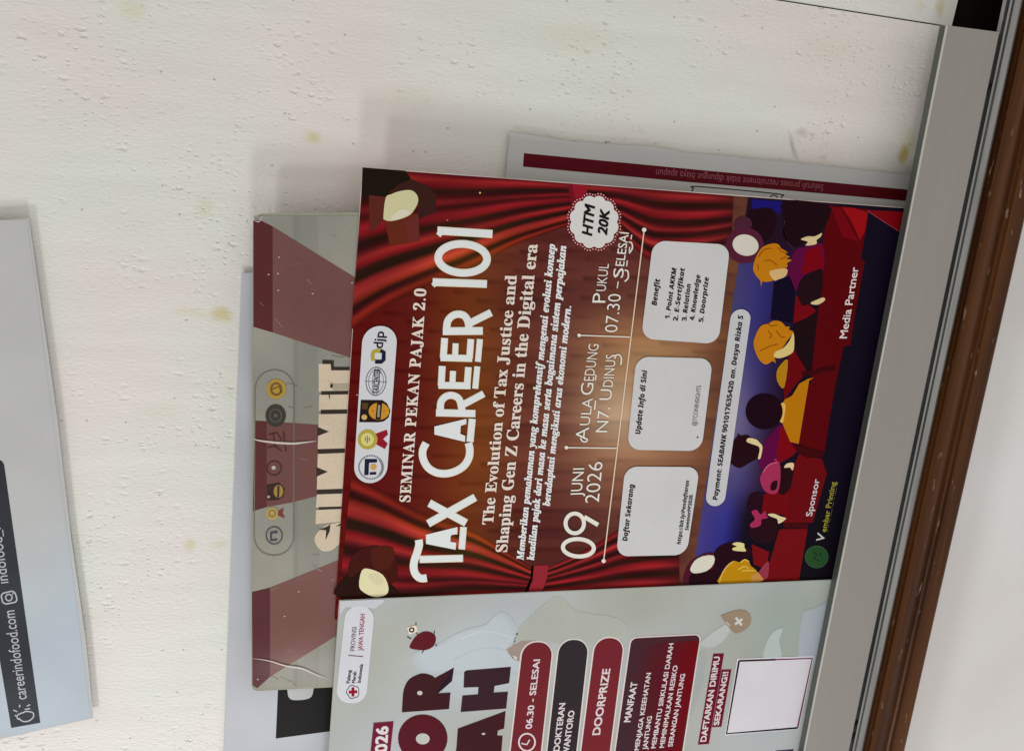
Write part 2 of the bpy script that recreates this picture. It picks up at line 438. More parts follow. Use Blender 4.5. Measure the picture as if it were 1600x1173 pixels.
XR, XL = P(1600, -260, 0).x, P(800, 1600, 0).x
def profile(name, pts, x0, x1, material, row=600, parent=board, close=True, bow=0.0):
    """extrude a section, given as (picture x on row 600, depth), along the board"""
    sec = [P(px, row, d) for px, d in pts]
    n = len(sec); K = 40; v = []; f = []
    for k in range(K + 1):
        x = lerp(x0, x1, k / K)
        v += [Vector((x, p.y, p.z)) for p in sec]
    for k in range(K):
        for i in range(n - 1 + (1 if close else 0)):
            j = (i + 1) % n
            f.append([k * n + i, k * n + j, (k + 1) * n + j, (k + 1) * n + i])
    if close:
        f.append(list(range(n))); f.append([K * n + i for i in reversed(range(n))])
    return mesh_obj(name, v, f, material, parent)
# the plate that holds the posters' feet: its right end stops short of the corner
XP = P(1485, 41, -.010).x
zl = P(1360, 600, -.0045).z
def px_at(z, d, row=600):
    lo, hi = 1200, 1700
    for _ in range(40):
        m_ = (lo + hi) / 2
        if P(m_, row, d).z > z: lo = m_
        else: hi = m_
    return lo
DF = -.0095
while px_at(zl, DF) < 1368.6: DF -= .0001
ledge = profile('poster_ledge', [(1360, -.0045), (1368.6, DF), (1446, DF - .0012), (1446, -.0045)], XL, XP, M_PLATE)
profile('lip', [(1359.2, -.0042), (1367.8, DF + .0004), (1368.2, DF + .0006), (1360, -.0030)], XL, XP - .0004, M_LIP, parent=ledge)
profile('edge_strip', [(1367.6, DF + .0001), (1368.6, DF - .0006), (1371.2, DF - .0006), (1371.2, DF + .0002)], XL, XP - .0002, M_ARRIS, parent=ledge)
D2 = DF - .0012
track = profile('sliding_track', [(1442, D2 + .006), (1448, D2 + .004), (1451.5, D2 + .0040), (1452.5, D2 - .001), (1455.5, D2 - .0012), (1456.5, D2 + .0005), (1458, D2 + .0005),
         (1459, D2 - .0022), (1468, D2 - .0030), (1470, D2 - .0020), (1471, D2 + .012), (1446, D2 + .014)], XL, XR, M_ALU)
profile('groove', [(1446.6, D2 + .0050), (1447.6, D2 + .0034), (1451.2, D2 + .0034), (1451.6, D2 + .005)], XL, XR, M_GROOVE, parent=track)
for k, (dx_, dy_, w_, h_) in enumerate(((1338.5, 1134, 4.5, 10), (1334.5, 1152, 4, 9), (1546.5, 141, 4, 7))):
    rr_ = random.Random(k); cc_ = P(dx_, dy_, D2 + .0022); v_ = []; f_ = []; m_ = 7
    for i in range(m_):
        for j in range(9):
            th = math.pi * i / (m_ - 1); ph = 2 * math.pi * j / 9; q_ = .75 + .5 * rr_.random()
            v_.append(cc_ + Vector((math.cos(th) * h_ * .0004 * q_, math.sin(th) * math.cos(ph) * .0016 * q_, math.sin(th) * math.sin(ph) * w_ * .0004 * q_)))
    for i in range(m_ - 1):
        for j in range(9): f_.append([i * 9 + j, i * 9 + (j + 1) % 9, (i + 1) * 9 + (j + 1) % 9, (i + 1) * 9 + j])
    mesh_obj('dirt_clump', v_, f_, M_DIRT, track, True)
rail = profile('wooden_frame', [(1469.5, D2 + .010), (1470.5, D2 + .0005), (1474, D2 + .0015), (1478, D2 - .0005), (1482, D2 - .0045), (1488, D2 - .0072), (1496, D2 - .0078), (1503, D2 - .0062), (1508, D2 - .0030),
         (1511, D2 - .0022), (1515, D2 - .0035), (1520, D2 - .0060), (1530, D2 - .0064), (1541, D2 - .0062), (1542.5, D2 - .0052), (1542, D2 + .03), (1470, D2 + .03)], XL, XR, M_WOOD)
# near-black backing under the panels' lower edge: deep shade put into its colour
m_dark, *_ = mat('recess_shade', (.012, .008, .006, 1), .8, .1)
profile('recess_shade_backing', [(1330, PANEL_Y + .008), (1330, PANEL_Y + .012), (1520, PANEL_Y + .012), (1520, PANEL_Y + .008)], XL, XR, m_dark)

mw, N, L, b = mat('white_wall_paint', None, .6, .25)
tc = N.new('ShaderNodeTexCoord'); n = N.new('ShaderNodeTexNoise'); n.inputs['Scale'].default_value = 5; n.inputs['Detail'].default_value = 3
L.new(tc.outputs['Object'], n.inputs['Vector'])
r = N.new('ShaderNodeValToRGB'); r.color_ramp.elements[0].color = (.78, .74, .715, 1); r.color_ramp.elements[1].color = (.88, .865, .865, 1)
r.color_ramp.elements[0].position = .3; r.color_ramp.elements[1].position = .7
L.new(n.outputs['Fac'], r.inputs[0]); L.new(r.outputs[0], b.inputs['Base Color'])
n2 = N.new('ShaderNodeTexNoise'); n2.inputs['Scale'].default_value = 160; n2.inputs['Detail'].default_value = 4; L.new(tc.outputs['Object'], n2.inputs['Vector'])
bp = N.new('ShaderNodeBump'); bp.inputs['Strength'].default_value = .12; bp.inputs['Distance'].default_value = .002; L.new(n2.outputs['Fac'], bp.inputs['Height']); L.new(bp.outputs[0], b.inputs['Normal'])
WY = PANEL_Y + .016
wv = [Vector((-2.5, WY, Z0 - 1.6)), Vector((2.0, WY, Z0 - 1.6)), Vector((2.0, WY, Z0 + 1.6)), Vector((-2.5, WY, Z0 + 1.6))]
tag(mesh_obj('wall', wv, [[0, 1, 2, 3]], mw, None), None, None, None, 'structure')

# ------------------------------------------------------------------ small white poster at the far left of the picture
YL = PANEL_Y - .0050
t = thing('poster', 'white poster with a dark strip of contact details, hung alone apart from the overlapping stack', 'poster', P(0, 750, YL))
lp = [(-160, 352), (0, 343.5), (45, 341), (63, 468), (78, 570), (90, 657), (100, 745), (105, 787), (111, 840), (122, 915), (134, 999), (146, 1121), (0, 1154), (-160, 1192)]
sheet('sheet', lp, YL, C(183, 184, 186), M_PAPER, t)
p = Part(YL, 1)
p.grid(lambda u, v: (lerp(-60, 146 * 0 + lerp(44, 144, v) - 2, u), lerp(lerp(346, 1165, v), lerp(343, 1121, v), u)),
       lambda u, v, x, y: C(*mixc((184, 184, 184), (176, 186, 194), (v - .55) * 4 + .15 * math.sin(7 * u))), 10, 40)
p.build('printed_ground', M_PAPER, t)
zL = zz(0, 680, 2.38)
p = Part(YL, 2)
p.poly([(-70, 724), (-2, 718), (3, 720), (6.5, 726), (63, 1128.5), (17.6, 1136.5), (0, 1033), (-44, 736), (-42, 729), (-37, 725)], C(40, 43, 50))
pb_ = p.build('contact_strip', M_PAPER, t)
p = Part(YL, 3); cw = C(176, 180, 184)
p.text('careerindofood.com', (42, 1091), (22.3, 952.5), 17, cw, .004)
p.text('indofood_rec', (13.2, 910), (-2.2, 801), 17, cw, .004)
q = zL((2, 588), (54, 576), (66, 618), (12, 628)); p.stroke(rquad(q, 6), 2.2, cw, None, True)
p.ring(*zL((33, 602))[0], 5, 5, 2, cw); p.ell(*zL((48, 588))[0], 1.2, 1.2, cw)
for s_ in ([(70, 1050), (85, 1062), (108, 1060), (124, 1045), (122, 1030), (100, 1025), (84, 1030)], [(84, 1030), (66, 1038), (64, 1050), (72, 1055)],
           [(92, 1018), (112, 1014)], [(50, 1020), (64, 1026)], [(55, 1040), (66, 1042)], [(72, 1010), (74, 1000)], [(100, 1005), (112, 1000)]):
    p.stroke(smooth(zL(*s_), 4, False), 2.0, cw)
p.build('strip_lettering', M_PAPER, pb_)

# ------------------------------------------------------------------ sideways white poster with maroon stripe
YS = PANEL_Y - .0035
t = thing('poster', 'white poster pinned sideways with a maroon stripe, sticking out past the red seminar poster', 'poster', P(1100, 260, YS))
edge = smooth([(797, 207), (840, 213), (892, 221), (955, 226), (1010, 229), (1040, 233), (1075, 239.5), (1128, 243), (1172, 248), (1220, 252.5), (1300, 261), (1440, 276), (1500, 282)], 3, False)
sheet('sheet', edge + [(1500, 340), (788, 300)], YS, C(172, 173, 172, 1.25), M_PAPER, t)
p = Part(YS, 1)
p.quadstrip([(818.7, 239.5), (1080, 264.5), (1240, 279.5), (1450, 299.5)], [(817.3, 260.5), (1080, 285), (1240, 298.5), (1450, 317)], C(88, 18, 27, 1.05))
st = p.build('stripe', M_PRINT, t)
p = Part(YS, 2)
p.text('Seluruh proses recruitment tidak dipungut biaya apapun', (1287.5, 288.5), (1025.5, 264.5), 9.5, C(134, 78, 86, 1.25), 0)
p.build('stripe_lettering', M_PRINT, st)
p = Part(YS, 1)
p.stroke(smooth([(1078, 322), (1081, 300), (1084, 295), (1090, 291.6), (1214, 303), (1221, 308), (1224, 320)], 4, False), 1.7, C(40, 45, 48))
p.ring(1209, 311, 6, 6, 1.6, C(50, 55, 60)); 
p.build('outlined_box', M_PRINT, t)

# ------------------------------------------------------------------ big white poster at the back of the stack
YW = PANEL_Y - .0022
t = thing('poster', 'large white poster with a black block, furthest back in the overlapping stack', 'poster', P(440, 800, YW))
sheet('sheet', [(378, 426.5), (640, 423), (640, 1330), (344, 1330)], YW, C(186, 188, 194), M_PAPER, t)
zS3 = zz(340, 850, 3.63)
p = Part(YW, 1)
p.poly(zS3((345, 760), (700, 740), (672, 1056), (632, 1060), (330, 1100)), C(37, 35, 35))
p.poly(smooth(zS3((398, 760), (397, 835), (405, 868), (432, 882), (500, 878), (535, 858), (546, 800), (548, 760)), 4), C(190, 190, 190), 2)
p.build('black_block', M_PRINT, t)

# ------------------------------------------------------------------ faded summit poster in a creased clear sleeve
YM = 0.0016
t = thing('poster', 'faded grey and maroon poster with creases and a bent corner, behind the red poster', 'poster', P(460, 700, YM))
sm = [(404, 335), (412, 333.5), (640, 331), (640, 1066), (540, 1072), (402, 1079), (396, 1077), (393, 1070), (393, 900), (394, 640), (395.5, 346)]
sheet('sheet', sm, YM, C(146, 145, 129), M_OLD, t)
zS1, zS2 = zz(340, 300, 3.45), zz(340, 560, 3.45)
p = Part(YM, 1)
def grey(u, v, x, y):
    g = .5 + .5 * math.sin(x * .021 + y * .013) * math.cos(y * .017)
    k = math.exp(-((x - 461) / 3.0) ** 2) * 12 + (7 if 462 < x < 498 else 0)
    c = mixc((151, 148, 136), (135, 135, 124), g); return C(c[0] - k, c[1] - k, c[2] - k * .9)
p.grid(lambda u, v: (lerp(lerp(397, 394, v), 600, u), lerp(337, 1074 - 5 * u, v)), grey, 60, 60)
a, b_ = (82, 30, 32), (110, 72, 67)
p.poly(zS1((193, 152), (240, 158), (297, 187), (297, 757), (193, 727)), C(*a), 2)
p.poly(zS1((297, 187), (860, 535), (860, 940), (297, 757)), C(*b_), 2)
p.poly(zS2((205, 335), (265, 338), (265, 800), (190, 822), (196, 500)), C(88, 40, 38), 2)
p.poly(zS2((265, 338), (540, 357), (760, 370), (760, 690), (530, 742), (400, 775), (265, 800)), C(108, 68, 63), 2)
p.poly(zS3((195, 270), (298, 245), (298, 750), (225, 815), (198, 800)), C(86, 40, 44), 2)
p.poly(zS3((298, 245), (860, 20), (860, 410), (670, 520), (298, 750)), C(119, 80, 74), 2)
for x, y in zS1((275, 445), (325, 440), (327, 530), (512, 548), (330, 352), (725, 490)) + zS3((380, 408), (460, 268), (228, 765)): p.poly(ellipse(x, y, 1.5, 1.0, 0, 8), C(190, 178, 168), 2.5)
rw = random.Random(5)
for k in range(26):                      # scuffs and small folds of the old sheet
    x = rw.uniform(400, 540); y = rw.uniform(340, 1070); an = rw.uniform(-.5, .9); ln = rw.uniform(4, 20); bd_ = rw.uniform(-1, 1)
    pts = [(x + math.cos(an) * ln * q_ - math.sin(an) * bd_ * math.sin(3.14 * q_), y + math.sin(an) * ln * q_ + math.cos(an) * bd_ * math.sin(3.14 * q_)) for q_ in (0, .25, .5, .75, 1)]
    p.stroke(pts, rw.uniform(.5, 1.0), C(*rw.choice(((150, 140, 128), (124, 110, 100), (136, 112, 104)))), 2.4 + .01 * k)
p.build('faded_print', M_OLD, t)
p = Part(YM, 3)
q = zS2((203, 62), (412, 62), (410, 1060), (196, 1060)); p.stroke(rquad(q, 30, 9), 1.6, C(112, 108, 96), None, True)
p.ell(*zS2((316, 165))[0], 15.5, 15.5, C(168, 138, 52)); p.ring(*zS2((316, 165))[0], 8, 9, 3, C(110, 80, 40), 4); p.stroke(zS2((296, 165), (330, 150), (345, 185)), 2.5, C(120, 85, 45), 4)
p.ell(*zS2((313, 307))[0], 16, 17.5, C(58, 53, 48)); p.ring(*zS2((313, 307))[0], 9, 10, 1.5, C(95, 90, 84), 4); p.ell(*zS2((313, 307))[0], 3, 3, C(90, 85, 80), 4)
for s_ in ([(275, 410), (320, 400), (345, 440)], [(270, 480), (310, 470), (345, 500)], [(355, 395), (368, 500)], [(300, 400), (310, 480)]): p.stroke(zS2(*s_), 2.2, C(74, 40, 38), 4)
p.ring(*zS2((305, 590))[0], 11, 11, 2.5, C(70, 42, 40)); p.ell(*zS2((302, 588))[0], 3.2, 3.2, C(185, 175, 170), 4)
p.poly(zS2((265, 680), (330, 668), (362, 700), (355, 745), (325, 762), (268, 765)), C(50, 32, 28)); p.ell(*zS2((328, 715))[0], 7.5, 10, C(160, 128, 60), 4); p.stroke(zS2((328, 685), (326, 748)), 3.2, C(60, 40, 34), 5)
p.ell(*zS2((275, 745))[0], 2, 2, C(190, 165, 130), 4)
p.ell(*zS2((294, 835))[0], 10, 10, C(170, 152, 88)); p.ring(*zS2((294, 835))[0], 5, 5, 2, C(140, 110, 60), 4); p.poly(zS2((325, 825), (355, 805), (350, 835), (362, 860), (325, 845)), C(120, 55, 50), 4)
p.ring(*zS2((305, 953))[0], 12.5, 13.5, 2.0, C(80, 78, 88)); p.stroke(zS2((322, 935), (288, 938), (288, 980), (320, 975)), 3.6, C(66, 64, 78), 4)
p.build('logo_strip', M_OLD, t)
p = Part(YM, 3); cr = C(203, 188, 163); dk = C(46, 38, 30)
p.poly(zS2((565, 8), (626, 10), (626, 46), (760, 46), (760, 64), (612, 64), (610, 30), (565, 30)), dk)
for q in ([(558, 176), (760, 172), (760, 192), (558, 196)], [(556, 276), (760, 273), (760, 296), (556, 300)], [(540, 488), (760, 482), (760, 505), (540, 514)],
          [(535, 706), (760, 698), (760, 724), (535, 732)], [(545, 800), (760, 794), (760, 806), (545, 815)]): p.poly(zS2(*q), dk)
for q in ([(545, 28), (612, 28), (614, 62), (760, 60), (760, 172), (545, 180)], [(548, 194), (760, 190), (760, 274), (545, 282)], [(545, 298), (760, 294), (760, 484), (540, 490)],
          [(540, 512), (760, 504), (760, 700), (535, 708)], [(535, 732), (760, 722), (760, 794), (530, 802)], [(530, 815), (760, 806), (760, 870), (528, 892)]): p.poly(zS2(*q), cr, 2.6)
p.poly(smooth(zS2((560, 915), (610, 890), (760, 880), (760, 980), (660, 1000), (620, 1030), (570, 1038), (532, 1005), (524, 960)), 4), cr, 2.6)
for q in ([(538, 368), (600, 394), (538, 418)], [(533, 585), (594, 610), (533, 636)], [(550, 920), (590, 905), (608, 892), (604, 930), (582, 978), (585, 925)], [(636, 905), (660, 890), (760, 885), (660, 900)],
          [(608, 135), (622, 138), (620, 160), (606, 156)], [(596, 180), (606, 200), (603, 226)]): p.poly(zS2(*q), dk, 3.4)
p.poly(zS2((622, 136), (760, 132), (760, 166), (622, 172)), C(170, 158, 138), 3.2)
p.build('title_lettering', M_OLD, t)
# creases of the sleeve: flat pale strips, their highlight put into the colour
m_cr, *_ = mat('sleeve_crease_highlight', C(196, 188, 182), .25, .5)
w = C(198, 188, 180)
def highlight_strip(pts, w0):
    pts = smooth(pts, 6, False); n = len(pts)
    A = [(x, y - w0 * math.sin(math.pi * (i + .3) / n) * .5) for i, (x, y) in enumerate(pts)]; B = [(x, y + w0 * math.sin(math.pi * (i + .3) / n) * .5) for i, (x, y) in enumerate(pts)]
    Part(YM, 7).quadstrip(A, B, w).build('crease_highlight', M_OLD, t)
highlight_strip(zS2((190, 428), (215, 440), (300, 452), (400, 458), (470, 452), (535, 444)), 3.4)
highlight_strip(zS3((190, 645), (290, 660), (390, 690), (480, 705), (560, 740), (625, 765)), 2.4)
highlight_strip([(394, 342), (404, 347), (410, 338), (402, 346)], 1.6)

# ------------------------------------------------------------------ the red seminar poster
YT = 0.0
t = thing('poster', 'red stage curtain poster for a tax career seminar, standing in the middle of the stack', 'poster', P(900, 600, YT))
tax = [(566, 261.5), (1424, 325.4), (1500, 331), (1372, 905), (1372, 934), (523, 967)]
sheet('sheet', tax, YT, C(226, 206, 198), M_PRINT, t)
TL_, TR_, BR_, BL_ = (567.2, 263), (1492, 331.8), (1360, 934), (522.6, 967.3)
def bil(u, v): return (lerp(lerp(TL_[0], TR_[0], u), lerp(BL_[0], BR_[0], u), v), lerp(lerp(TL_[1], TR_[1], u), lerp(BL_[1], BR_[1], u), v))
def hsh(i): return (math.sin(i * 127.1 + 3.3) * 43758.5453) % 1.0
def g2(x, y, cx, cy, sx, sy): return math.exp(-((x - cx) / sx) ** 2 - ((y - cy) / sy) ** 2)
def backdrop(u, v, x, y):
    c = mixc((92, 14, 10), (92, 38, 32), (x - 560) / 210)
    c = mixc(c, (84, 36, 34), (x - 760) / 120)
    yy = y + (x - 900) * .03
    i = math.floor(yy / 15.0); k = hsh(i); fr = yy / 15.0 - i
    pl = (k - .5) * 22 * min(1, max(0, (x - 640) / 160)); pl -= 16 * math.exp(-((fr - .02) / .12) ** 2)
    g = g2(x, y, 1000, 640, 140, 165); g1 = g2(x, y, 965, 645, 55, 60)
    e = g2(x, y, 1040, 545, 120, 60) * .6
    gt = g2(x, y, 735, 620, 62, 300) * .9
    c = (c[0] + 78 * g + 30 * g1 + 50 * e + 30 * gt + pl, c[1] + 84 * g + 40 * g1 + 52 * e + 27 * gt + pl * .7, c[2] + 52 * g + 44 * g1 + 26 * e - 6 * gt + pl * .5)
    fl = max(0, min(1, (x - (1085 - (y - 640) * .12)) / 30))           # floor of the stage
    c = mixc(c, (112 + pl, 70 + pl * .6, 46), fl * .8)
    return C(max(2, c[0]), max(2, c[1]), max(2, c[2]))
p = Part(YT, 1)
p.grid(bil, backdrop, 150, 110)
p.build('backdrop_print', M_PRINT, t)

# curtains: folds between two hand-drawn edges
R0, R1, R2, DK, BK = (124, 20, 26), (156, 38, 38), (180, 52, 48), (64, 14, 16), (40, 20, 12)
FOLD = [(0, (84, 10, 18)), (.05, R1), (.10, R0), (.16, BK), (.21, DK), (.26, (128, 26, 30)), (.31, DK), (.37, (142, 26, 34)), (.42, R0), (.47, BK), (.51, DK), (.57, R1), (.61, R0),
        (.65, BK), (.70, BK), (.74, R1), (.79, R2), (.83, (146, 40, 26)), (.87, (40, 14, 8)), (.90, DK), (.94, (140, 36, 26)), (.975, (110, 24, 16)), (1, (78, 22, 14))]
FOLD2 = [(0, (90, 12, 20)), (.06, R1), (.12, (110, 22, 28)), (.18, BK), (.24, DK), (.30, (158, 34, 38)), (.37, R0), (.42, BK), (.48, DK), (.55, R1), (.60, DK), (.64, BK), (.70, (130, 24, 30)), (.75, R2), (.81, DK), (.86, BK), (.92, R1), (1, (90, 16, 20))]
def curtain(A, B, fold, nu, nv, fade=None, warm=0.0):
    A, B = smooth(A, 6, False), smooth(B, 6, False)
    p = Part(YT, 2)
    def fn(u, v):
        a, b = along(A, u), along(B, u); return (lerp(a[0], b[0], v), lerp(a[1], b[1], v))
    def cf(u, v, x, y):
        c = ramp(fold, v); k = 1.0
        gl = g2(x, y, 745, 440, 75, 70) + g2(x, y, 745, 800, 80, 70)
        c = (c[0] + 34 * gl, c[1] + 40 * gl, c[2] + 4 * gl)
        if fade: c = mixc(c, (60, 18, 22), max(0, (u - fade) / (1 - fade)) ** 2 * .5)
        j = .93 + .10 * math.sin(9 * u + 21 * v)
        return C(c[0] * j, c[1] * j, c[2] * j)
    p.grid(fn, cf, nu, nv)
    return p
curtain([(567.5, 263), (700, 273), (800, 280), (893, 287.5)], [(549, 515), (600, 480), (668, 447), (720, 425), (800, 385), (850, 366), (898, 350)], FOLD, 50, 90).build('curtain', M_PRINT, t)
curtain([(525.5, 965), (620, 958), (720, 938), (830, 925)], [(549, 745), (600, 768), (664, 803), (737, 830), (773, 850), (830, 886)], FOLD, 50, 90).build('curtain', M_PRINT, t)
curtain([(914, 289), (1000, 295), (1090, 302), (1146, 306.5)], [(915, 346), (965, 362), (992, 388), (1020, 408), (1080, 406), (1143, 388)], FOLD2, 44, 80, .75).build('curtain', M_PRINT, t)
curtain([(850, 925), (920, 921.5), (1000, 918), (1062, 914)], [(856, 886), (882, 875), (930, 850), (965, 828), (1010, 812), (1060, 806)], FOLD2, 44, 80, .75).build('curtain', M_PRINT, t)
p = Part(YT, 3)
p.poly([(887, 287), (894, 287.5), (899, 312), (896, 350), (890, 346), (892, 318)], C(112, 18, 30)).poly([(894, 287.5), (915, 289), (920, 312), (906, 350), (896, 350), (899, 312)], C(146, 24, 40))
p.build('curtain_tie', M_PRINT, t)
p = Part(YT, 3)
zQ3 = zz(500, 640, 3.665)
p.poly(zQ3((1212, 892), (1308, 888), (1300, 960), (1272, 1040), (1170, 1044), (1205, 965)), C(146, 38, 48)); p.poly(zQ3((1205, 965), (1212, 892), (1224, 892), (1218, 970), (1190, 1044), (1170, 1044)), C(116, 22, 36))
p.build('curtain_tie', M_PRINT, t)

# stage lamps in the corners
zK = zz(540, 250, 7.82)
p = Part(YT, 3)
p.poly(zK((206, 92), (730, 133), (800, 235), (660, 292), (500, 450), (480, 440), (280, 432), (190, 470)), C(28, 20, 14))
p.poly(zK((660, 290), (800, 238), (1000, 320), (1110, 420), (1098, 640), (900, 724), (880, 690), (890, 480), (780, 365), (560, 420), (520, 400)), C(58, 30, 25))
p.poly(zK((285, 430), (490, 452), (468, 720), (400, 810), (290, 882)), C(92, 38, 28))
p.poly(zK((480, 740), (885, 650), (905, 990), (700, 1030), (540, 1050)), C(100, 42, 26), 3.2)
p.poly(zK((700, 760), (890, 690), (905, 990), (780, 1010)), C(104, 44, 38), 3.4)
p.build('stage_lamp', M_PRINT, t)
pl_ = Part(YT, 4); pl_.poly(zK((462, 690), (490, 462), (560, 420), (650, 385), (780, 368), (850, 400), (887, 470), (872, 550), (800, 660), (700, 712), (560, 747), (478, 732)), C(206, 201, 158), None, 3)
pl_.poly(zK((560, 690), (690, 600), (790, 640), (700, 705), (580, 735)), C(216, 213, 188), 4.4, 3).build('lamp_lens', M_PRINT, t)
p = Part(YT, 3)
p.poly(zQ3((105, 1070), (100, 1000), (180, 930), (300, 905), (400, 990), (440, 1072)), C(40, 16, 12), None, 3)
p.poly(zQ3((225, 800), (330, 775), (425, 830), (445, 940), (392, 1000), (300, 912), (240, 915), (170, 962), (165, 880)), C(66, 22, 16), 3.3, 3)
p.poly(zQ3((300, 790), (420, 790), (400, 900), (310, 905)), C(78, 30, 20), 3.5, 3)
p.build('stage_lamp', M_PRINT, t)
Part(YT, 4).poly(zQ3((224, 1010), (240, 918), (290, 912), (360, 945), (391, 1010), (381, 1055), (320, 1071), (260, 1050)), C(226, 217, 174), None, 3).poly(zQ3((275, 950), (330, 940), (365, 985), (320, 1000)), C(214, 206, 170), 4.4, 3).build('lamp_lens', M_PRINT, t)

# the hall with its audience, at the foot of the poster
zA, zB, zC_, z7, z8, zD = zz(1140, 330, 5.33), zz(1140, 470, 5.33), zz(1100, 640, 5.33), zz(1060, 280, 3.665), zz(1060, 600, 3.665), zz(1090, 820, 7.62)
z6 = zz(800, 640, 3.665)
p = Part(YT, 2)
def hall(u, v, x, y):
    c = ramp([(0, (66, 62, 112)), (.22, (56, 52, 118)), (.45, (42, 36, 98)), (.62, (38, 22, 60)), (.8, (22, 10, 36)), (1, (18, 12, 28))], u * 2.3 if u < .43 else 1)
    if y > 760: c = mixc(c, ramp([(0, (70, 60, 128)), (.3, (46, 44, 132)), (.45, (28, 20, 78)), (.55, (14, 8, 26)), (1, (16, 12, 22))], min(1, u * 2.3)), (y - 760) / 40)
    k = g2(x, y, 1150, 660, 40, 110); c = (c[0] + 54 * k, c[1] + 50 * k, c[2] + 24 * k)
    if y < 410 and u < .43: c = mixc(c, (34, 16, 34), (410 - y) / 25)
    return C(*[max(1, q) for q in c])
p.grid(lambda u, v: (lerp(lerp(1169, 1080, v), lerp(1490, 1372, v), u), lerp(lerp(308, 914, v), lerp(331, 906, v), u)), hall, 60, 60)
p.build('hall_print', M_PRINT, t)
p = Part(YT, 3)
RD = C(88, 2, 8); RD2 = C(116, 10, 16); RD3 = C(150, 12, 20)
p.poly(z7((860, 150), (1080, 172), (1085, 215), (1045, 455), (1068, 470), (1010, 780), (985, 950), (945, 960), (900, 1173), (760, 1173), (790, 760), (820, 560), (830, 330), (850, 240)), RD)
p.poly(z7((935, 160), (1000, 165), (1085, 190), (1068, 300), (1040, 350), (990, 240)), RD3, 3.3); p.poly(z7((875, 160), (930, 165), (1000, 300), (1040, 360), (940, 330)), C(112, 4, 14), 3.3)
p.poly(z7((1080, 176), (1320, 190), (1290, 310)), C(118, 6, 16)); p.stroke(z7((1080, 180), (1180, 245), (1285, 312)), 1.4, C(150, 52, 62), 3.4)
p.poly(z8((740, 0), (898, 0), (835, 390), (760, 372), (690, 340), (705, 200)), RD)
p.poly(z8((690, 400), (822, 430), (850, 510), (770, 792), (600, 792), (640, 620), (660, 470)), C(104, 8, 14)); p.poly(z8((695, 352), (838, 385), (826, 425), (700, 398)), C(60, 4, 10), 3.2)
p.poly(z8((578, 830), (740, 828), (690, 1122), (470, 1126), (510, 1060), (540, 960)), C(112, 12, 18)); p.poly(z8((600, 792), (745, 795), (740, 826), (600, 822)), C(66, 8, 12), 3.2)
p.poly(z8((420, 915), (520, 960), (500, 1060), (430, 1030)), C(118, 12, 18), 3.2)
p.build('seat_rows', M_PRINT, t)
p = Part(YT, 4); HR = C(30, 8, 18); SK = C(216, 194, 144); BL = C(192, 122, 14); BL2 = C(150, 76, 8)
# upper group
p.poly(z7((420, 115), (600, 128), (590, 192), (540, 200), (520, 165), (420, 172)), C(27, 19, 108), 3.6)
p.poly(z7((400, 205), (430, 170), (520, 165), (558, 200), (545, 310), (460, 372), (420, 290)), HR, 3.8, 3)
p.stroke(zA((460, 60), (450, 180), (480, 260), (540, 325)), 1.2, C(70, 40, 66), 4.6)
p.poly(zA((540, 330), (620, 300), (770, 270), (785, 480), (720, 505), (600, 560), (550, 665), (500, 560), (480, 490)), C(92, 8, 60), None, 3)
p.poly(zA((640, 320), (770, 285), (782, 470), (690, 500), (590, 530)), C(120, 2, 18), 4.3)
p.poly(z7((610, 240), (598, 300), (615, 350), (660, 382), (700, 375), (740, 340), (800, 315), (850, 250), (858, 150), (600, 124)), C(28, 8, 16), 4.6, 3)
p.poly(zA((592, 235), (650, 210), (710, 210), (768, 182), (757, 215), (725, 240), (720, 275), (632, 286), (652, 255)), SK, 5, 3)
p.poly(zA((370, 590), (500, 545), (545, 660), (530, 930), (340, 900)), C(15, 8, 32))
p.poly(zA((195, 470), (225, 370), (275, 300), (350, 270), (405, 275), (430, 310), (484, 342), (462, 360), (502, 380), (470, 395), (517, 408), (480, 432), (475, 470), (350, 510), (375, 570), (300, 590), (275, 582), (262, 625), (255, 580), (215, 530)), BL, 5, 3)
for s_ in ([(240, 380), (290, 320), (350, 310)], [(290, 415), (340, 410), (395, 450)], [(235, 440), (240, 490)], [(400, 300), (440, 340), (485, 345)], [(420, 400), (470, 380)]): p.stroke(smooth(zA(*s_), 3, False), 1.6, BL2, 5.4)
p.poly(zA((330, 510), (360, 490), (475, 478), (468, 540), (400, 570), (375, 578), (345, 545)), C(214, 178, 120), 5.6, 3)
p.poly(zA((550, 700), (690, 800), (722, 832), (640, 890), (530, 935)), C(114, 5, 16), 4.2)
p.poly(zA((720, 810), (745, 760), (700, 1173), (540, 1173), (540, 935), (640, 900)), C(30, 10, 16), 4.1)
p.poly(zA((568, 640), (620, 540), (700, 502), (772, 490), (765, 700), (700, 740), (620, 790), (580, 740)), C(32, 12, 20), 4.8, 3)
p.poly(zA((676, 762), (715, 742), (780, 718), (793, 742), (742, 776), (690, 776)), SK, 5.4, 3)
p.poly(zB((200, 370), (215, 290), (260, 210), (320, 190), (370, 165), (430, 175), (470, 215), (500, 212), (495, 240), (533, 262), (480, 330), (440, 390), (375, 440), (384, 520), (360, 500), (300, 530), (240, 480)), BL, 5, 3)
for s_ in ([(320, 250), (350, 290), (330, 310)], [(390, 250), (430, 300), (460, 300)], [(250, 420), (290, 400), (330, 380), (400, 360)], [(320, 190), (350, 210), (400, 200)]): p.stroke(smooth(zB(*s_), 3, False), 1.6, BL2, 5.4)
p.poly(zB((533, 265), (536, 405), (495, 450), (420, 477), (372, 466), (380, 425), (450, 390), (500, 330)), C(214, 192, 122), 5.6, 3)
p.poly(zB((490, 450), (540, 410), (645, 590), (520, 735), (455, 830), (450, 720)), C(104, 5, 12), 4.4)
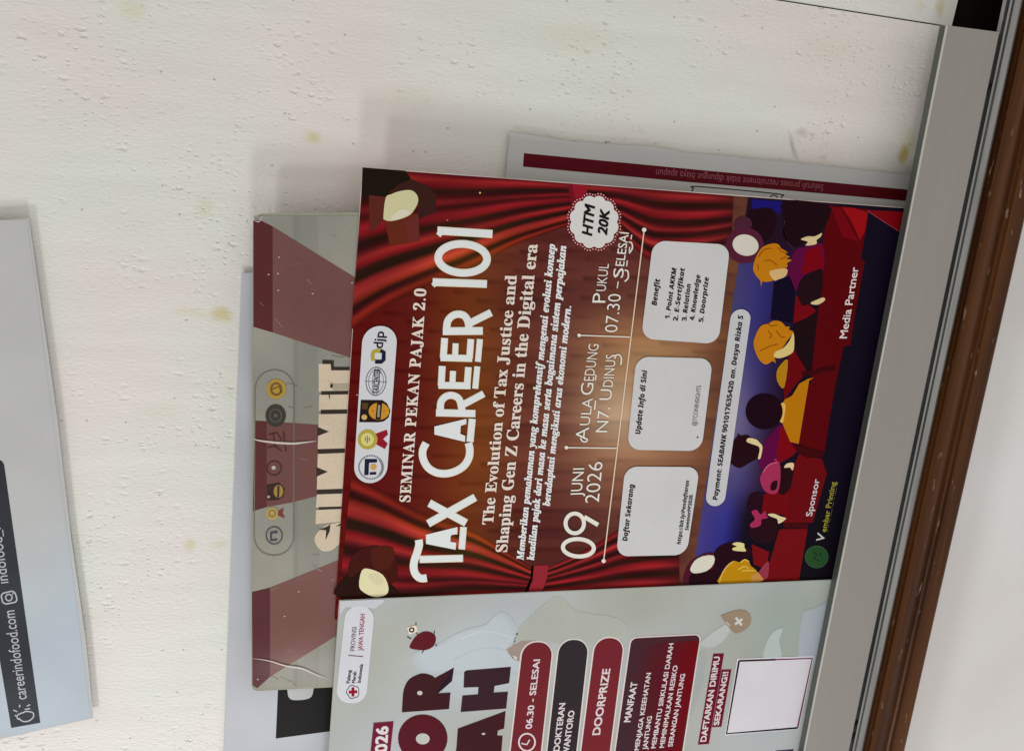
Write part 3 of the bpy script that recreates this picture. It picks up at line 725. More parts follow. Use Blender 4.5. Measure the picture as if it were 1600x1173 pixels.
p.poly(zB((540, 405), (560, 300), (700, 300), (680, 570), (640, 580)), C(26, 10, 18), 4.2)
p.stroke(smooth(zB((600, 600), (700, 600), (780, 570), (880, 560)), 3, False), 7, C(58, 4, 10), 4.6)
p.poly(zB((390, 610), (410, 550), (485, 490), (455, 722), (402, 680)), C(176, 124, 16), 4.8, 3)
p.poly(zB((650, 650), (700, 638), (662, 665), (575, 1190), (505, 1173), (440, 1020), (430, 870), (460, 820), (520, 790), (580, 690)), C(184, 118, 6), 4.8)
p.poly(zB((428, 855), (466, 868), (444, 1012), (412, 985), (440, 940)), C(218, 178, 96), 5.2, 3)
p.ell(*zB((288, 920))[0], 29, 28, C(27, 5, 18), 5.4)
# lower group
p.poly(zC_((540, 220), (640, 120), (700, 200), (790, 300), (740, 380), (630, 440), (490, 495), (455, 430), (480, 310)), C(92, 6, 64), None, 3)
p.poly(zC_((640, 130), (700, 200), (790, 300), (740, 380), (640, 440), (600, 380)), C(122, 4, 18), 4.3)
p.poly(zC_((700, 230), (790, 290), (980, 350), (970, 395), (860, 400), (780, 360)), C(62, 4, 10), 4.5)
p.poly(zC_((213, 420), (220, 300), (275, 222), (282, 195), (305, 215), (360, 210), (400, 240), (475, 330), (450, 400), (380, 440), (335, 470), (290, 484), (240, 460)), C(36, 8, 18), 5, 3)
p.poly(zC_((355, 265), (370, 235), (430, 245), (460, 270), (487, 310), (470, 402), (450, 402), (463, 315), (400, 285)), C(222, 202, 150), 5.4, 3)
p.poly(zC_((480, 855), (500, 700), (620, 680), (720, 640), (690, 890), (640, 870)), C(112, 6, 12), 4.6)
p.poly(zC_((640, 465), (745, 490), (700, 680), (620, 692), (635, 560)), C(36, 10, 16), 5, 3)
p.poly(zC_((468, 590), (480, 530), (540, 455), (600, 432), (630, 440), (637, 560), (616, 682), (560, 702), (500, 670)), C(164, 46, 86), 5.3, 3)
p.poly(zC_((552, 640), (570, 600), (612, 588), (602, 660), (560, 672)), C(42, 8, 22), 5.7, 2)
p.stroke(smooth(zC_((490, 520), (540, 458), (610, 438)), 3, False), 1.3, C(205, 110, 130), 5.7); p.poly(zC_((575, 420), (600, 398), (612, 432)), C(150, 40, 76), 5.6)
p.poly(zC_((668, 482), (690, 448), (747, 444), (738, 505), (715, 480)), C(222, 198, 158), 5.6, 3)
p.poly(zC_((358, 790), (390, 705), (470, 688), (492, 760), (440, 845), (380, 845)), C(38, 8, 24), 4.8, 3)
p.ell(*zC_((492, 1000))[0], 23.5, 22, C(36, 10, 20), 5)
p.poly(zC_((395, 850), (440, 833), (470, 870), (510, 842), (520, 880), (534, 900), (480, 912), (470, 962), (400, 982), (384, 950), (425, 910)), C(164, 42, 86), 5.5, 3)
p.poly(zC_((530, 870), (580, 864), (640, 888), (684, 905), (622, 948), (610, 910), (560, 890)), C(222, 202, 158), 5.5, 3)
p.poly(zD((190, 370), (230, 280), (330, 220), (460, 200), (600, 260), (650, 330), (560, 430), (480, 420), (400, 430), (330, 490), (280, 560), (262, 708), (-80, 722), (-70, 570), (130, 540), (200, 500)), C(36, 8, 20), 4.8, 3)
p.poly(zD((412, 225), (470, 203), (552, 220), (556, 265), (572, 312), (430, 302), (418, 272), (470, 255)), C(216, 206, 142), 5.3, 3)
p.poly(zD((255, 695), (280, 590), (350, 480), (430, 425), (500, 442), (560, 403), (612, 430), (632, 480), (692, 530), (722, 572), (790, 650), (620, 690)), C(188, 134, 14), 5.2, 3)
for s_ in ([(260, 690), (285, 595), (352, 487), (432, 430)], [(510, 445), (560, 410), (610, 432)], [(530, 545), (590, 540), (680, 540)], [(480, 530), (560, 490), (610, 520)]): p.stroke(smooth(zD(*s_), 3, False), 1.5, C(226, 190, 84), 5.5)
p.poly(zD((640, 600), (720, 560), (790, 650), (640, 690)), C(196, 140, 70), 5.6)
p.poly(zD((738, 540), (842, 428), (842, 590), (805, 645), (720, 620)), C(148, 54, 72), 5.4, 3)
p.build('audience_print', M_PRINT, t)
p = Part(YT, 5)
p.ell(*zA((125, 285))[0], 30, 28, C(84, 30, 52), 4.2); p.ell(1161, 350, 14, 12, C(74, 34, 52), 4.1)
p.ell(*zA((133, 283))[0], 20.5, 16.5, C(214, 208, 196), None, .25)
p.build('footlight', M_PRINT, t)
p = Part(YT, 5)
p.poly(z6((985, 1000), (1000, 900), (1080, 830), (1160, 822), (1160, 900), (1060, 985)), C(74, 22, 40), 4.2, 3)
p.poly(z6((1022, 905), (1045, 865), (1090, 838), (1155, 834), (1156, 880), (1115, 922), (1050, 936), (1025, 925)), C(216, 212, 196), None, 2)
p.build('footlight', M_PRINT, t)

# lettering of the title
zT1, zT2, zQ2, zQ1 = zz(620, 700, 5.333), zz(600, 340, 5.333), zz(500, 480, 3.665), zz(500, 240, 3.665)
WH = C(222, 227, 234); CRM = C(238, 216, 182)
p = Part(YT, 5)
STROKES = [
 (zT1((190, 925), (552, 916)), 9.6), (smooth(zT1((182, 762), (186, 805), (166, 880), (148, 930), (140, 985), (150, 1035), (178, 1072), (212, 1084), (250, 1080)), 4, False), 10.4),
 (zT1((556, 655), (541, 842)), 8.6), (zT1((270, 456), (578, 622)), 10.5), (zT1((260, 628), (654, 408)), 10.5),
 (smooth(zQ2((608, 776), (588, 820), (592, 870), (620, 918), (668, 946), (725, 951), (780, 936), (826, 905), (852, 862), (858, 815), (850, 776)), 4, False), 10.2),
 (zQ2((872, 638), (859, 770)), 9.2), (zQ2((664, 603), (890, 608)), 9.8), (smooth(zQ2((690, 600), (692, 545), (718, 512), (758, 504), (798, 528), (815, 598)), 4, False), 9.4), (zQ2((802, 566), (938, 494)), 9.2),
 (zQ2((678, 446), (862, 449)), 9.2), (zQ2((700, 336), (694, 450)), 9.0), (zQ2((762, 364), (758, 448)), 7.6), (zQ2((850, 342), (842, 450)), 8.6), (zQ2((901, 338), (889, 466)), 7.6),
 (zQ2((690, 288), (872, 293)), 9.2), (zQ2((714, 176), (706, 290)), 9.0), (zQ2((777, 206), (773, 290)), 7.6), (zQ2((864, 182), (856, 294)), 8.6), (zQ2((916, 182), (904, 312)), 7.6),
 (zT2((490, 946), (824, 943)), 10.6), (smooth(zT2((522, 940), (530, 865), (570, 818), (622, 804), (672, 820), (702, 872), (706, 935)), 4, False), 9.8), (zT2((704, 884), (894, 790)), 9.8),
 (zT2((405, 537), (858, 553)), 10.6), (zT2((412, 535), (440, 566)), 7.5), (zT2((445, 108), (904, 137)), 11), (zT2((452, 115), (486, 146)), 7.5)]
A1 = zT1((243, 720), (505, 656), (505, 716), (455, 722), (447, 742), (447, 780), (495, 786), (490, 845), (243, 796))
A2 = zQ2((655, 682), (838, 638), (838, 668), (806, 678), (803, 724), (832, 736), (830, 770), (655, 728))
for k, (s_, w_) in enumerate(STROKES):
    p.stroke(s_, w_ + 2.0, CRM, 4.3 + .012 * k); p.stroke(s_, w_, WH, 5 + .012 * k)
zero = ellipse(*zT2((655, 340))[0], 38.2, 22.6, .04, 40); p.stroke(zero, 12.4, CRM, 4.7, True); p.stroke(zero, 10.4, WH, 5.4, True)
p.poly(A1, WH, 5.5).poly(A2, WH, 5.5)
p.build('title_lettering', M_PRINT, t)
p = Part(YT, 5); cw = C(228, 214, 202)
p.text('SEMINAR PEKAN PAJAK 2.0', (640.6, 783.5), (666, 451.5), 16.2, cw, .012, 0, 'serif', None, 1.12)
p.text('The Evolution of Tax Justice and', (770.2, 818.5), (807.3, 430.5), 16.6, cw, .010, 0, 'serif')
p.text('Shaping Gen Z Careers in the Digital era', (792, 861.5), (839.8, 382), 17.4, cw, .010, 0, 'serif')
p.build('subtitle_lettering', M_PRINT, t)
p = Part(YT, 5); cw = C(234, 232, 232)
p.text('Memberikan pemahaman yang komprehensif mengenai evolusi konsep', (817.8, 874.5), (867.6, 381.8), 10.6, cw, .022, 0, 'boldit')
p.text('keadilan pajak dari masa ke masa serta bagaimana sistem perpajakan', (834.2, 874.5), (884.8, 384.4), 10.6, cw, .022, 0, 'boldit')
p.text('beradaptasi mengikuti arus ekonomi modern.', (858.8, 790), (892.3, 478.5), 10.6, cw, .022, 0, 'boldit')
p.build('description_lettering', M_PRINT, t)
zQ = zz(820, 700, 5.865); zH4, zH5 = zz(800, 240, 3.665), zz(800, 480, 3.665)
p = Part(YT, 5); cw = C(238, 224, 214)
p.stroke(ellipse(*zQ((491, 911))[0], 24.2, 13.6, .05, 40), 6.4, cw, None, True)
p.ring(*zQ((458, 688))[0], 14.4, 15.4, 6.2, cw); p.stroke(zQ((545, 628), (672, 702)), 6.6, cw, 5.2)
p.text('JUNI', (908.4, 775), (912.9, 731), 17, cw, .002)
p.text('2026', (935.8, 784.5), (942, 721), 21.5, cw, -.006)
p.text('A', (918.6, 688), (920.6, 667), 19.5, cw, -.004); p.text('ULA', (921.4, 664), (926.4, 622), 15.5, cw, -.004); p.stroke([(929, 640), (930.6, 626)], 2, cw)
p.text('G', (925.6, 617), (928, 598), 19, cw, -.004); p.text('EDUNG', (927.6, 595), (935.8, 537.8), 15.5, cw, -.004); p.stroke([(930.2, 594), (931.4, 585)], 2, cw)
p.stroke(smooth([(918.5, 687), (915, 690), (910, 689), (907, 684)], 4, False), 2.2, cw)
p.text('N7. U', (948.6, 675), (957, 608), 18, cw, -.004); p.text('DINUS', (957.4, 604), (963, 554), 15.5, cw, -.004); p.stroke(smooth([(958, 557), (967, 554), (971, 560), (970, 570)], 4, False), 2.2, cw)
p.text('P', (945.6, 473), (947, 458), 20, cw, -.004); p.text('UKUL', (946.4, 455), (951.6, 412.5), 15, cw, -.004)
p.text('07.30', (964.4, 519), (970.6, 459.5), 19.5, cw, -.006); p.text('–', (971, 451), (972.6, 440), 18, cw, 0)
p.text('S', (973.4, 434), (975, 419), 15.5, cw, .004); p.text('ELESAI', (975, 416), (982.6, 363.8), 13.5, cw, .006)
p.stroke(smooth([(976, 422), (981, 424), (981.5, 434), (976, 440)], 4, False), 2.2, cw); p.stroke(smooth([(982.5, 378), (987, 380), (988, 388), (983, 396)], 4, False), 2.2, cw)
for a, b in (((979, 416), (980.3, 407)), ((983, 393), (984, 386)), ((986, 374), (987, 367))): p.stroke([a, b], 1.7, cw)
p.stroke([(1006.5, 359.2), (943.2, 876)], 1.8, C(236, 206, 182)); p.ell(1006.5, 359.2, 3.4, 3.4, cw, 5.3); p.ell(943.2, 876, 3.2, 3.2, cw, 5.3)
for a, b in (((905, 523.8), (984.2, 526.5)), ((885, 699), (963.7, 700))): p.stroke([a, b], 1.7, cw, 5.2); p.ell(a[0], a[1], 2.8, 2.8, cw, 5.4)
p.build('date_and_place_lettering', M_PRINT, t)

CARD = C(203, 203, 203); INK = C(22, 20, 22)
def card(q, r, name='info_card', col=CARD):
    return Part(YT, 6).poly(rquad(q, r), col).build(name, M_PRINT, t)
c1 = card([(1020.5, 375.6), (1141.2, 382.4), (1122.4, 537.6), (1001.6, 529)], 20)
p = Part(YT, 7)
for s_, a, e, c_ in (('Benefit', (1025.9, 477.4), (1031.4, 435.9), 8), ('1. Point AKKM', (1046, 498), (1057.3, 418.7), 7.2), ('2. E-Sertifikat', (1058.8, 501.5), (1070, 418.7), 7.2),
                     ('3. Relation', (1072.4, 501.5), (1079.6, 444), 7.2), ('4. Knowledge', (1084.6, 500.5), (1094.4, 429.6), 7.2), ('5. Doorprize', (1098.6, 503), (1107.6, 433.2), 7.2)):
    p.text(s_, a, e, c_, INK, .012, 0, 'sansboldit')
p.build('card_lettering', M_PRINT, c1)
c2 = card([(994.3, 557), (1114, 560), (1096, 704.5), (979.8, 702.4)], 20)
p = Part(YT, 7); p.text('Update Info di Sini', (1000.4, 677.8), (1011.4, 578.2), 8, INK, .012, 0, 'sansboldit'); p.text('@TCONINSIGHTS', (1087.9, 665), (1095.5, 602.2), 6.6, C(104, 102, 104), .004)
p.build('card_lettering', M_PRINT, c2)
c3 = card([(976.8, 728.6), (1093.6, 729.4), (1072.8, 866.6), (962.6, 868.9)], 19)
p = Part(YT, 7); p.text('Daftar Sekarang', (980, 844.9), (990.6, 756.3), 7.6, INK, .012, 0, 'sansboldit')
p.text('https://bit.ly/Pendaftaran', (1063.3, 850), (1077, 750.5), 5.8, INK, .01, 0, 'sansboldit'); p.text('SeminarPP2026', (1075.6, 828.3), (1082.6, 772.9), 5.4, INK, .01, 0, 'sansboldit')
p.build('card_lettering', M_PRINT, c3)
c4 = card([(1143.2, 482.4), (1174.6, 484), (1131.4, 790.8), (1101.3, 789.9)], 15.6, 'payment_strip', C(196, 195, 198))
Part(YT, 7).text('Payment: SEABANK 901017635420 an. Desya Rizka S', (1120.8, 781), (1161.4, 492.6), 7.4, INK, .012, 0, 'sansboldit').build('strip_lettering', M_PRINT, c4)

# price badge
p = Part(YT, 6); cx, cy = 928.4, 347
pts = []
for i in range(144):
    a = 2 * math.pi * i / 144 + .15; s_ = abs(math.sin(a * 6)) ** .55
    pts.append((cx + math.cos(a) * (34.3 + 4.6 * s_), cy + math.sin(a) * (36.6 + 5.2 * s_)))
p.poly([(cx + (x - cx) * 1.10, cy + (y - cy) * 1.10) for x, y in pts], C(108, 14, 24), 5.6)
p.poly(pts, C(214, 211, 209))
for i in range(60):
    a = 2 * math.pi * i / 60 + .15; s_ = abs(math.sin(a * 6)) ** .55
    p.poly(ellipse(cx + math.cos(a) * (37.2 + 5 * s_), cy + math.sin(a) * (39.8 + 5.4 * s_), 1.15, 1.15, 0, 8), C(224, 178, 174), 6.2)
bd = p.build('price_badge', M_PRINT, t)
p = Part(YT, 7); p.text('HTM', (924.6, 368.4), (929.6, 319.6), 15.2, INK, .03, .25); p.text('20K', (948, 367.6), (952.6, 327.6), 14.2, INK, .03, .25); p.build('badge_lettering', M_PRINT, bd)

# logo strip
c5 = card([(567.4, 509), (621.8, 509.4), (603.6, 754.6), (551.8, 754.4)], 26.5, 'logo_strip', C(206, 207, 212))
zJ, zK2 = zz(540, 500, 8.38), zz(540, 620, 8.38)
p = Part(YT, 7); NV = C(30, 32, 52)
p.text('djp', (597.8, 544.4), (600.4, 518.4), 14.6, C(30, 30, 36), .012)
p.stroke(zJ((470, 408), (410, 402), (362, 420), (352, 470), (362, 535)), 6, C(176, 160, 48)); p.stroke(zJ((455, 402), (500, 420), (498, 520), (470, 545), (385, 545)), 6.4, NV, 7.2)
p.ring(*zJ((398, 802))[0], 15.6, 22.2, 1.2, C(96, 96, 100), None, .06); p.ring(*zJ((398, 802))[0], 11.6, 18.6, .9, C(112, 112, 116), None, .06); p.ring(*zJ((398, 802))[0], 5.5, 22, .8, C(120, 120, 124), None, .06)
p.stroke(zJ((255, 800), (540, 812)), .9, C(120, 120, 124)); p.text('TAXCENTER', (591.2, 614.5), (594.6, 577), 9.2, C(34, 34, 38), .012, 0, None, 7.6)
p.poly(zK2((200, 38), (480, 42), (542, 85), (586, 180), (562, 270), (500, 320), (430, 332), (178, 330)), C(36, 26, 24)); p.ell(*zK2((436, 188))[0], 16, 13.4, C(196, 142, 44), 7.3)
p.stroke(zK2((446, 75), (424, 296)), 8, C(40, 28, 28), 7.6); p.stroke(zK2((440, 105), (428, 265)), 3.6, C(150, 140, 140), 7.9); p.poly(zK2((215, 75), (300, 80), (285, 165), (215, 160)), C(84, 62, 34), 7.4); p.ell(*zK2((245, 265))[0], 4.4, 4.2, C(206, 170, 106), 7.4)
p.stroke(zK2((360, 190), (350, 180)), 3, C(190, 70, 30), 7.8); p.stroke(zK2((510, 190), (500, 180)), 3, C(190, 90, 30), 7.8)
p.poly(zK2((395, 480), (538, 428), (556, 490), (492, 552), (552, 612), (515, 682), (400, 620)), C(142, 26, 42)); p.ell(*zK2((288, 556))[0], 15.4, 15.4, C(178, 160, 62), 7.3); p.ell(*zK2((284, 556))[0], 10, 10.4, C(212, 202, 136), 7.6)
for k in (-3, 0, 3): p.stroke([(573.6 + k, 680 + abs(k)), (574.4 + k, 692 - abs(k))], 1.5, C(120, 104, 60), 7.9)
lx, ly = zK2((332, 920))[0]
for i in range(44):
    a = 2 * math.pi * i / 44; big = abs(a if a < math.pi else a - 2 * math.pi) < .8
    r0, r1 = (16.2, 20.4) if big else (17.6, 20)
    p.stroke([(lx + math.cos(a) * r0, ly + math.sin(a) * r0 * .97), (lx + math.cos(a) * r1, ly + math.sin(a) * r1 * .97)], 1.5, C(70, 78, 84))
p.poly(zK2((252, 812), (412, 812), (412, 856), (308, 862), (300, 1022), (243, 1022)), NV, 7.3); p.ell(*zK2((365, 916))[0], 5, 5, C(202, 156, 84), 7.3); p.poly(zK2((313, 985), (402, 980), (402, 1016), (316, 1018)), NV, 7.3)
p.build('logo', M_PRINT, c5)
p = Part(YT, 6)
p.text('Media Partner', (1323, 528.4), (1341.4, 417.8), 11.4, C(226, 210, 210), .012); p.text('Sponsor', (1268.6, 806), (1280.6, 748.3), 9.4, C(206, 196, 196), .014)
p.text('V', (1287.4, 844), (1290, 831.5), 12, C(196, 196, 190), .01, .2); p.text('embar Printing', (1290.8, 830.5), (1306.2, 752.6), 8.2, C(158, 148, 58), .010)
p.text('- - -- --- -- - ---', (1293.6, 830), (1307.8, 762), 2.2, C(112, 108, 96), .03)
p.build('partner_lettering', M_PRINT, t)
p = Part(YT, 6); p.ell(1276, 869.5, 18.6, 17.8, C(52, 78, 58), 5.8); p.ell(1276, 869.5, 17, 16.2, C(38, 76, 40)); p.stroke(smooth([(1270, 862), (1277, 866), (1271, 872), (1280, 876)], 3, False), 2.2, C(26, 54, 28), 6.4); p.stroke([(1280, 862), (1284, 870)], 2, C(26, 54, 28), 6.4)
p.build('green_emblem', M_PRINT, t)
p = Part(YT, 7.5)
for x, y, r_, c_ in ((750, 301.5, 1.5, (226, 196, 120)), (1090, 683, 1.4, (60, 60, 30)), (699, 344, 1.0, (210, 150, 120)), (558, 617, 1.2, (210, 150, 130))): p.poly(ellipse(x, y, r_, r_, 0, 8), C(*c_))
p.build('specks', M_PRINT, t)

# ------------------------------------------------------------------ the white blood donor poster, front of the stack
YB = -0.0018
t = thing('poster', 'white blood donor poster with maroon pills, overlapping the lower edge of the red seminar poster', 'poster', P(900, 1050, YB))
sheet('sheet', [(530, 937), (1300, 905), (1372, 902), (1300, 1330), (502, 1330)], YB, C(172, 174, 166), M_PRINT, t)
BQ = ((531, 938), (1360, 903.4), (1290, 1320), (503, 1320))
def bl2(u, v): return (lerp(lerp(BQ[0][0], BQ[1][0], u), lerp(BQ[3][0], BQ[2][0], u), v), lerp(lerp(BQ[0][1], BQ[1][1], u), lerp(BQ[3][1], BQ[2][1], u), v))
def wash(u, v, x, y):
    a = (168, 170, 159); k = .5 + .5 * math.sin(x * .016 + 1.3) * math.cos(y * .021 + x * .006)
    c = mixc(a, (178, 182, 184), k); s_ = g2(x, y, 760, 1040, 130, 70); c = mixc(c, (190, 198, 206), s_ * .9)
    s_ = g2(x, y, 1220, 980, 70, 90); return C(*mixc(c, (156, 166, 160), s_))
Part(YB, 1).grid(bl2, wash, 60, 40).build('printed_ground', M_PRINT, t)
zP4, zP5, zP6, zP7 = zz(500, 900, 4.297), zz(780, 900, 4.297), zz(1060, 900, 4.297), zz(1080, 960, 5.508)
p = Part(YB, 2)
BZ = (172, 176, 172)
soft(p, zP4((640, 545), (680, 500), (780, 470), (900, 400), (1010, 355), (1110, 330), (1180, 260), (1250, 270), (1320, 400), (1260, 490), (1350, 580), (1330, 640), (900, 640), (720, 640)), (188, 196, 202), (179, 185, 187), 2)
p.stroke(smooth(zP4((950, 420), (1050, 375), (1160, 370), (1290, 410)), 4, False), 2.6, C(198, 205, 206), 2.7); p.stroke(smooth(zP4((900, 560), (1020, 500), (1150, 480), (1260, 500)), 4, False), 2.2, C(182, 190, 198), 2.7)
soft(p, zP6((575, 545), (590, 450), (640, 372), (702, 353), (676, 430), (692, 540)), (178, 188, 183), (165, 174, 168), 2)
soft(p, zP6((810, 560), (830, 280), (860, 230), (900, 222), (960, 195), (1000, 200), (950, 560)), (168, 175, 182), (162, 170, 168), 2)
soft(p, zP6((150, 440), (320, 320), (350, 360), (280, 450), (190, 480)), (184, 190, 188), BZ, 2); soft(p, zP6((60, 640), (180, 520), (150, 760), (40, 1000)), (164, 170, 170), BZ, 2)
soft(p, zP5((380, 150), (520, 240), (790, 290), (790, 420), (300, 440), (100, 420)), (174, 176, 168), (177, 180, 174), 2)
p.build('faint_picture', M_PRINT, t)
c = Part(YB, 3)
c.poly([(531.5, 938.5), (600, 935.6), (600, 940), (586, 950), (540, 948), (531, 960)], C(196, 198, 204), 2.6); c.poly(rquad([(541, 944), (586, 948), (571.5, 1099), (524, 1097)], 21), C(207, 208, 214))
c = c.build('logo_strip', M_PRINT, t)
p = Part(YB, 4); MR = C(150, 34, 56)
p.text('PROVINSI', (554.2, 1016.4), (557.4, 979.4), 7.2, C(96, 72, 82), 0); p.text('JAWA TENGAH', (566.4, 1016), (570.2, 959), 7.2, MR, .004); p.stroke(zP4((190, 530), (290, 538)), 1.3, C(90, 70, 80))
for s_, a, e in (('Palang', (546.6, 1066.6), (548.6, 1046.4)), ('Merah', (555, 1066.4), (557, 1048.8)), ('Indonesia', (563.6, 1065.8), (567.2, 1037.2))): p.text(s_, a, e, 5.4, C(60, 56, 62), .02)
cx, cy = 551.4, 1080.4
fl = [(cx + math.cos(a) * (8.6 + 1.6 * abs(math.sin(2.5 * a))), cy + math.sin(a) * (9 + 1.6 * abs(math.sin(2.5 * a)))) for a in (2 * math.pi * i / 60 for i in range(60))]
p.stroke(fl, 1.2, C(110, 90, 100), None, True); p.stroke([(cx - 6.6, cy + .4), (cx + 6.6, cy - .4)], 4.4, C(150, 16, 40)); p.stroke([(cx, cy - 7), (cx, cy + 7)], 4.4, C(150, 16, 40), 4.2)
p.build('logo_lettering', M_PRINT, c)
c = Part(YB, 3).poly(zP4((360, 983), (494, 972), (455, 1330), (322, 1330)), C(112, 28, 52)).build('date_tag', M_PRINT, t)
Part(YB, 4).text('2026', (603.4, 1187), (606.4, 1134), 17.5, C(216, 210, 212), .03).build('date_lettering', M_PRINT, c)
p = Part(YB, 3); HV = C(62, 28, 34); HV2 = C(84, 24, 34)
p.poly(smooth(zP4((550, 910), (553, 850), (562, 760), (600, 690), (680, 652), (740, 660), (772, 682)), 3, False) + zP4((900, 610), (886, 702), (792, 785), (876, 780), (866, 890), (550, 912)), HV)
p.poly(zP4((880, 640), (900, 610), (886, 702), (790, 787), (780, 776)), C(44, 24, 40), 3.3); p.ell(*zP4((670, 782))[0], 4.2, 3.4, C(200, 192, 184), 3.5)
p.poly(zP4((968, 640), (985, 630), (1282, 606), (1270, 716), (1172, 735), (1166, 780), (1262, 774), (1250, 886), (944, 910), (956, 800), (1060, 792), (1064, 742), (964, 746)), C(58, 34, 42))
p.poly(zP4((925, 1022), (1246, 904), (1236, 1020), (1194, 1034), (1190, 1068), (1226, 1070), (1206, 1330), (880, 1330), (916, 1150)), HV); p.ell(*zP4((1098, 1056))[0], 2.8, 1.6, C(196, 190, 186), 3.5)
ox, oy = zP4((690, 1086))[0]
p.ell(ox, oy, 38.6, 37, HV2); p.ell(ox, oy + .8, 10.8, 8.6, C(186, 188, 182), 3.5)
p.build('title_lettering', M_PRINT, t)
p = Part(YB, 3)
p.poly(zP4((603, 480), (616, 440), (650, 396), (700, 370), (750, 378), (778, 412), (766, 462), (720, 492), (668, 494)), C(96, 28, 38), None, 3)
for s_ in ([(765, 400), (768, 365)], [(775, 455), (785, 468)], [(700, 488), (685, 514)], [(655, 390), (640, 365), (645, 310)], [(612, 420), (585, 405)]): p.stroke(zP4(*s_), 1.5, C(60, 50, 54))
p.poly(zP4((583, 342), (646, 328), (657, 370), (598, 392)), C(228, 216, 196), 3.3); p.ring(*zP4((616, 359))[0], 3.4, 3.0, 2.2, C(38, 34, 36), 3.6)
p.build('drop_with_sign', M_PRINT, t)
def pill(q, r, col, name):
    p = Part(YB, 3); q = zP5(*q); cxm = sum(x for x, y in q) / 4
    g = [(q[0][0] - 2.2, q[0][1] - 2.2), (q[1][0] + 2.2, q[1][1] - 2.2), (q[2][0] + 2.2, q[2][1]), (q[3][0] - 2.2, q[3][1])]
    p.poly(rquad(g, r + 2), C(216, 208, 204), 2.7); p.poly(rquad(q, r), col)
    return p.build(name, M_PRINT, t)
LW = C(216, 204, 206)
c = pill([(162, 440), (362, 444), (262, 1330), (58, 1330)], 21.5, C(112, 38, 44), 'info_pill')
p = Part(YB, 4).text('06.30 - SELESAI', (830.6, 1137.4), (843.6, 1029.6), 9.4, LW, .022); p.ring(823.4, 1158.8, 12.6, 13.4, 2.6, LW); p.stroke(zP5((150, 1120), (185, 1128), (205, 1095)), 2.2, LW, 4.3); p.build('pill_lettering', M_PRINT, c)
c = pill([(408, 424), (602, 428), (500, 1330), (305, 1330)], 21, C(50, 44, 48), 'info_pill')
p = Part(YB, 4); p.text('DOKTERAN', (873.8, 1172), (883.4, 1097.6), 9, LW, .024); p.text('WANTORO', (888, 1179), (897.8, 1109.4), 9, LW, .024); p.build('pill_lettering', M_PRINT, c)
c = pill([(648, 412), (840, 416), (722, 1330), (530, 1330)], 21, C(116, 38, 46), 'info_pill')
Part(YB, 4).text('DOORPRIZE', (937.2, 1146.8), (953.6, 1044.2), 11.4, LW, .024).build('pill_lettering', M_PRINT, c)
q = zP5((888, 416), (1350, 393), (1205, 1330), (758, 1330))
p = Part(YB, 3); p.poly(rquad([(q[0][0] - 2.2, q[0][1] - 2.2), (q[1][0] + 2.2, q[1][1] - 2.2), (q[2][0] + 2.2, q[2][1]), (q[3][0] - 2.2, q[3][1])], 11), C(216, 206, 202), 2.6)
p.poly(rquad(q, 9), C(72, 38, 44), 2.9)
p.grid(lambda u, v: (lerp(lerp(q[0][0] + 1, q[3][0] + 1, v), lerp(q[1][0] - 1, q[2][0] - 1, v), u), lerp(lerp(q[0][1] + 9, q[1][1] + 9, u), 1200, v)), lambda u, v, x, y: C(*mixc((66, 40, 48), (108, 10, 20), u * 1.15 - .1 + .1 * math.sin(6 * v))), 16, 10, 3.1)
c = p.build('benefit_box', M_PRINT, t)
p = Part(YB, 4)
p.text('MANFAAT', (984.6, 1127), (996.2, 1065), 9.6, LW, .026)
for s_, a, e in (('MENJAGA KESEHATAN', (998, 1171), (1017.2, 1050.6)), ('JANTUNG', (1010.8, 1170), (1018.8, 1118)), ('MEMBANTU SIRKULASI DARAH', (1024.2, 1167.8), (1052.6, 1004.5)),
                 ('MEMINIMALKAN RESIKO', (1037.4, 1167), (1059, 1039)), ('SERANGAN JANTUNG', (1050.6, 1165.4), (1070.6, 1052.2))): p.text(s_, a, e, 6.8, LW, .022)
p.build('box_lettering', M_PRINT, c)
p = Part(YB, 3); BG = C(152, 134, 112)
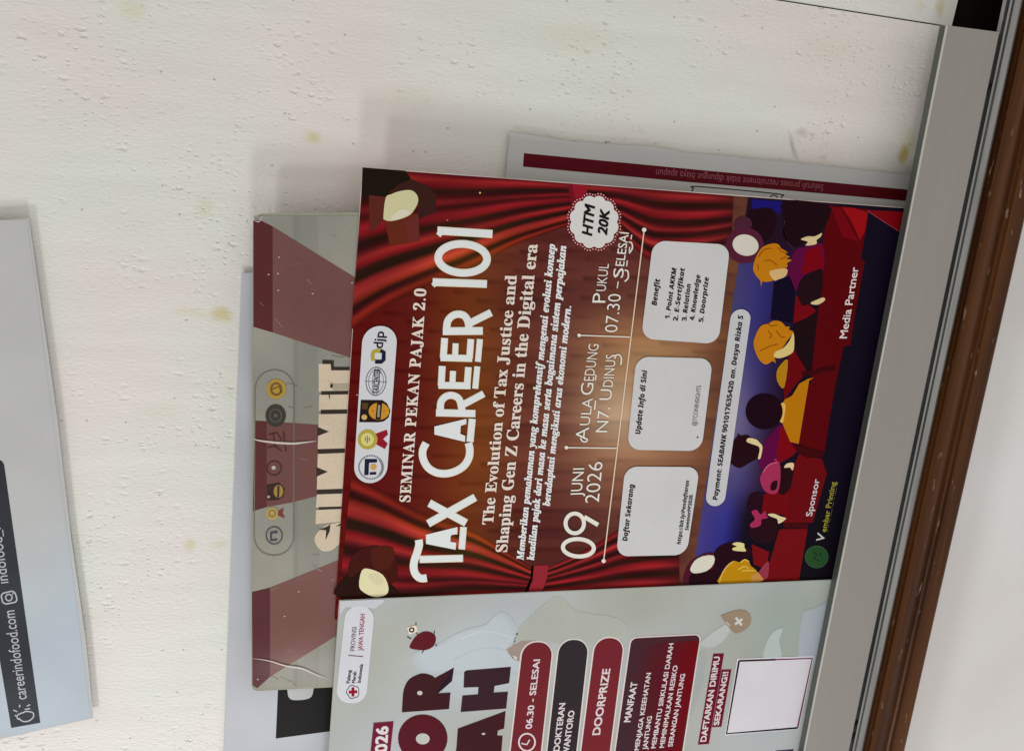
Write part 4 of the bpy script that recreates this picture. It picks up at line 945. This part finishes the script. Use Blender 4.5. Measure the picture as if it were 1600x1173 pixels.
p.poly(zP6((284, 262), (330, 244), (380, 228), (420, 223), (455, 232), (478, 252), (488, 280), (486, 315), (470, 340), (440, 364), (400, 381), (378, 380), (350, 357), (325, 325), (302, 292)), BG); p.stroke(zP6((385, 275), (425, 328)), 4, C(206, 204, 198), 3.4); p.stroke(zP6((430, 285), (380, 322)), 4, C(206, 204, 198), 3.6); p.stroke(smooth(zP6((320, 305), (340, 325), (345, 330)), 3, False), 2, C(196, 188, 178), 3.4)
p.build('beige_drop', M_PRINT, t)
p = Part(YB, 3)
p.poly(zP5((42, 492), (150, 430), (250, 428), (160, 500), (148, 575), (100, 560)), C(158, 142, 134), 2.4); p.poly(zP5((88, 530), (120, 540), (118, 560), (100, 555)), C(206, 198, 186), 2.6)
p.build('beige_drop', M_PRINT, t)
p = Part(YB, 3); TG = C(108, 20, 42)
p.poly(zP7((190, 335), (282, 333), (152, 1110), (58, 1116)), TG); p.poly(zP7((262, 472), (346, 470), (260, 962), (180, 966)), TG, 3.2)
c = p.build('sign_up_tag', M_PRINT, t)
p = Part(YB, 4); p.text('DAFTARKAN DIRIMU', (1103, 1157.2), (1124.8, 1025.2), 8.4, LW, .03); p.text('SEKARANG!!', (1123, 1131.6), (1138, 1049), 7.8, LW, .03); p.build('tag_lettering', M_PRINT, c)
# framed white square (its code is left blank)
p = Part(YB, 3); q = zP7((396, 376), (1056, 354), (926, 984), (288, 1038)); p.poly(q, C(212, 208, 214), 2.8)
q = zP7((412, 396), (1042, 374), (915, 972), (304, 1022)); p.stroke([q[0], q[3], q[2]], 3.0, C(34, 30, 42)); p.stroke([q[0], q[1], q[2]], 2.6, C(112, 50, 74), 3.2); p.stroke([q[0], ((q[0][0] + q[1][0]) / 2, (q[0][1] + q[1][1]) / 2)], 2.8, C(50, 34, 48), 3.4)
p.build('framed_square', M_PRINT, t)
Part(YB, 3).poly([(1212, 1172), (1240, 1170), (1232, 1215), (1204, 1217)], C(64, 52, 76)).build('lower_tag', M_PRINT, t)
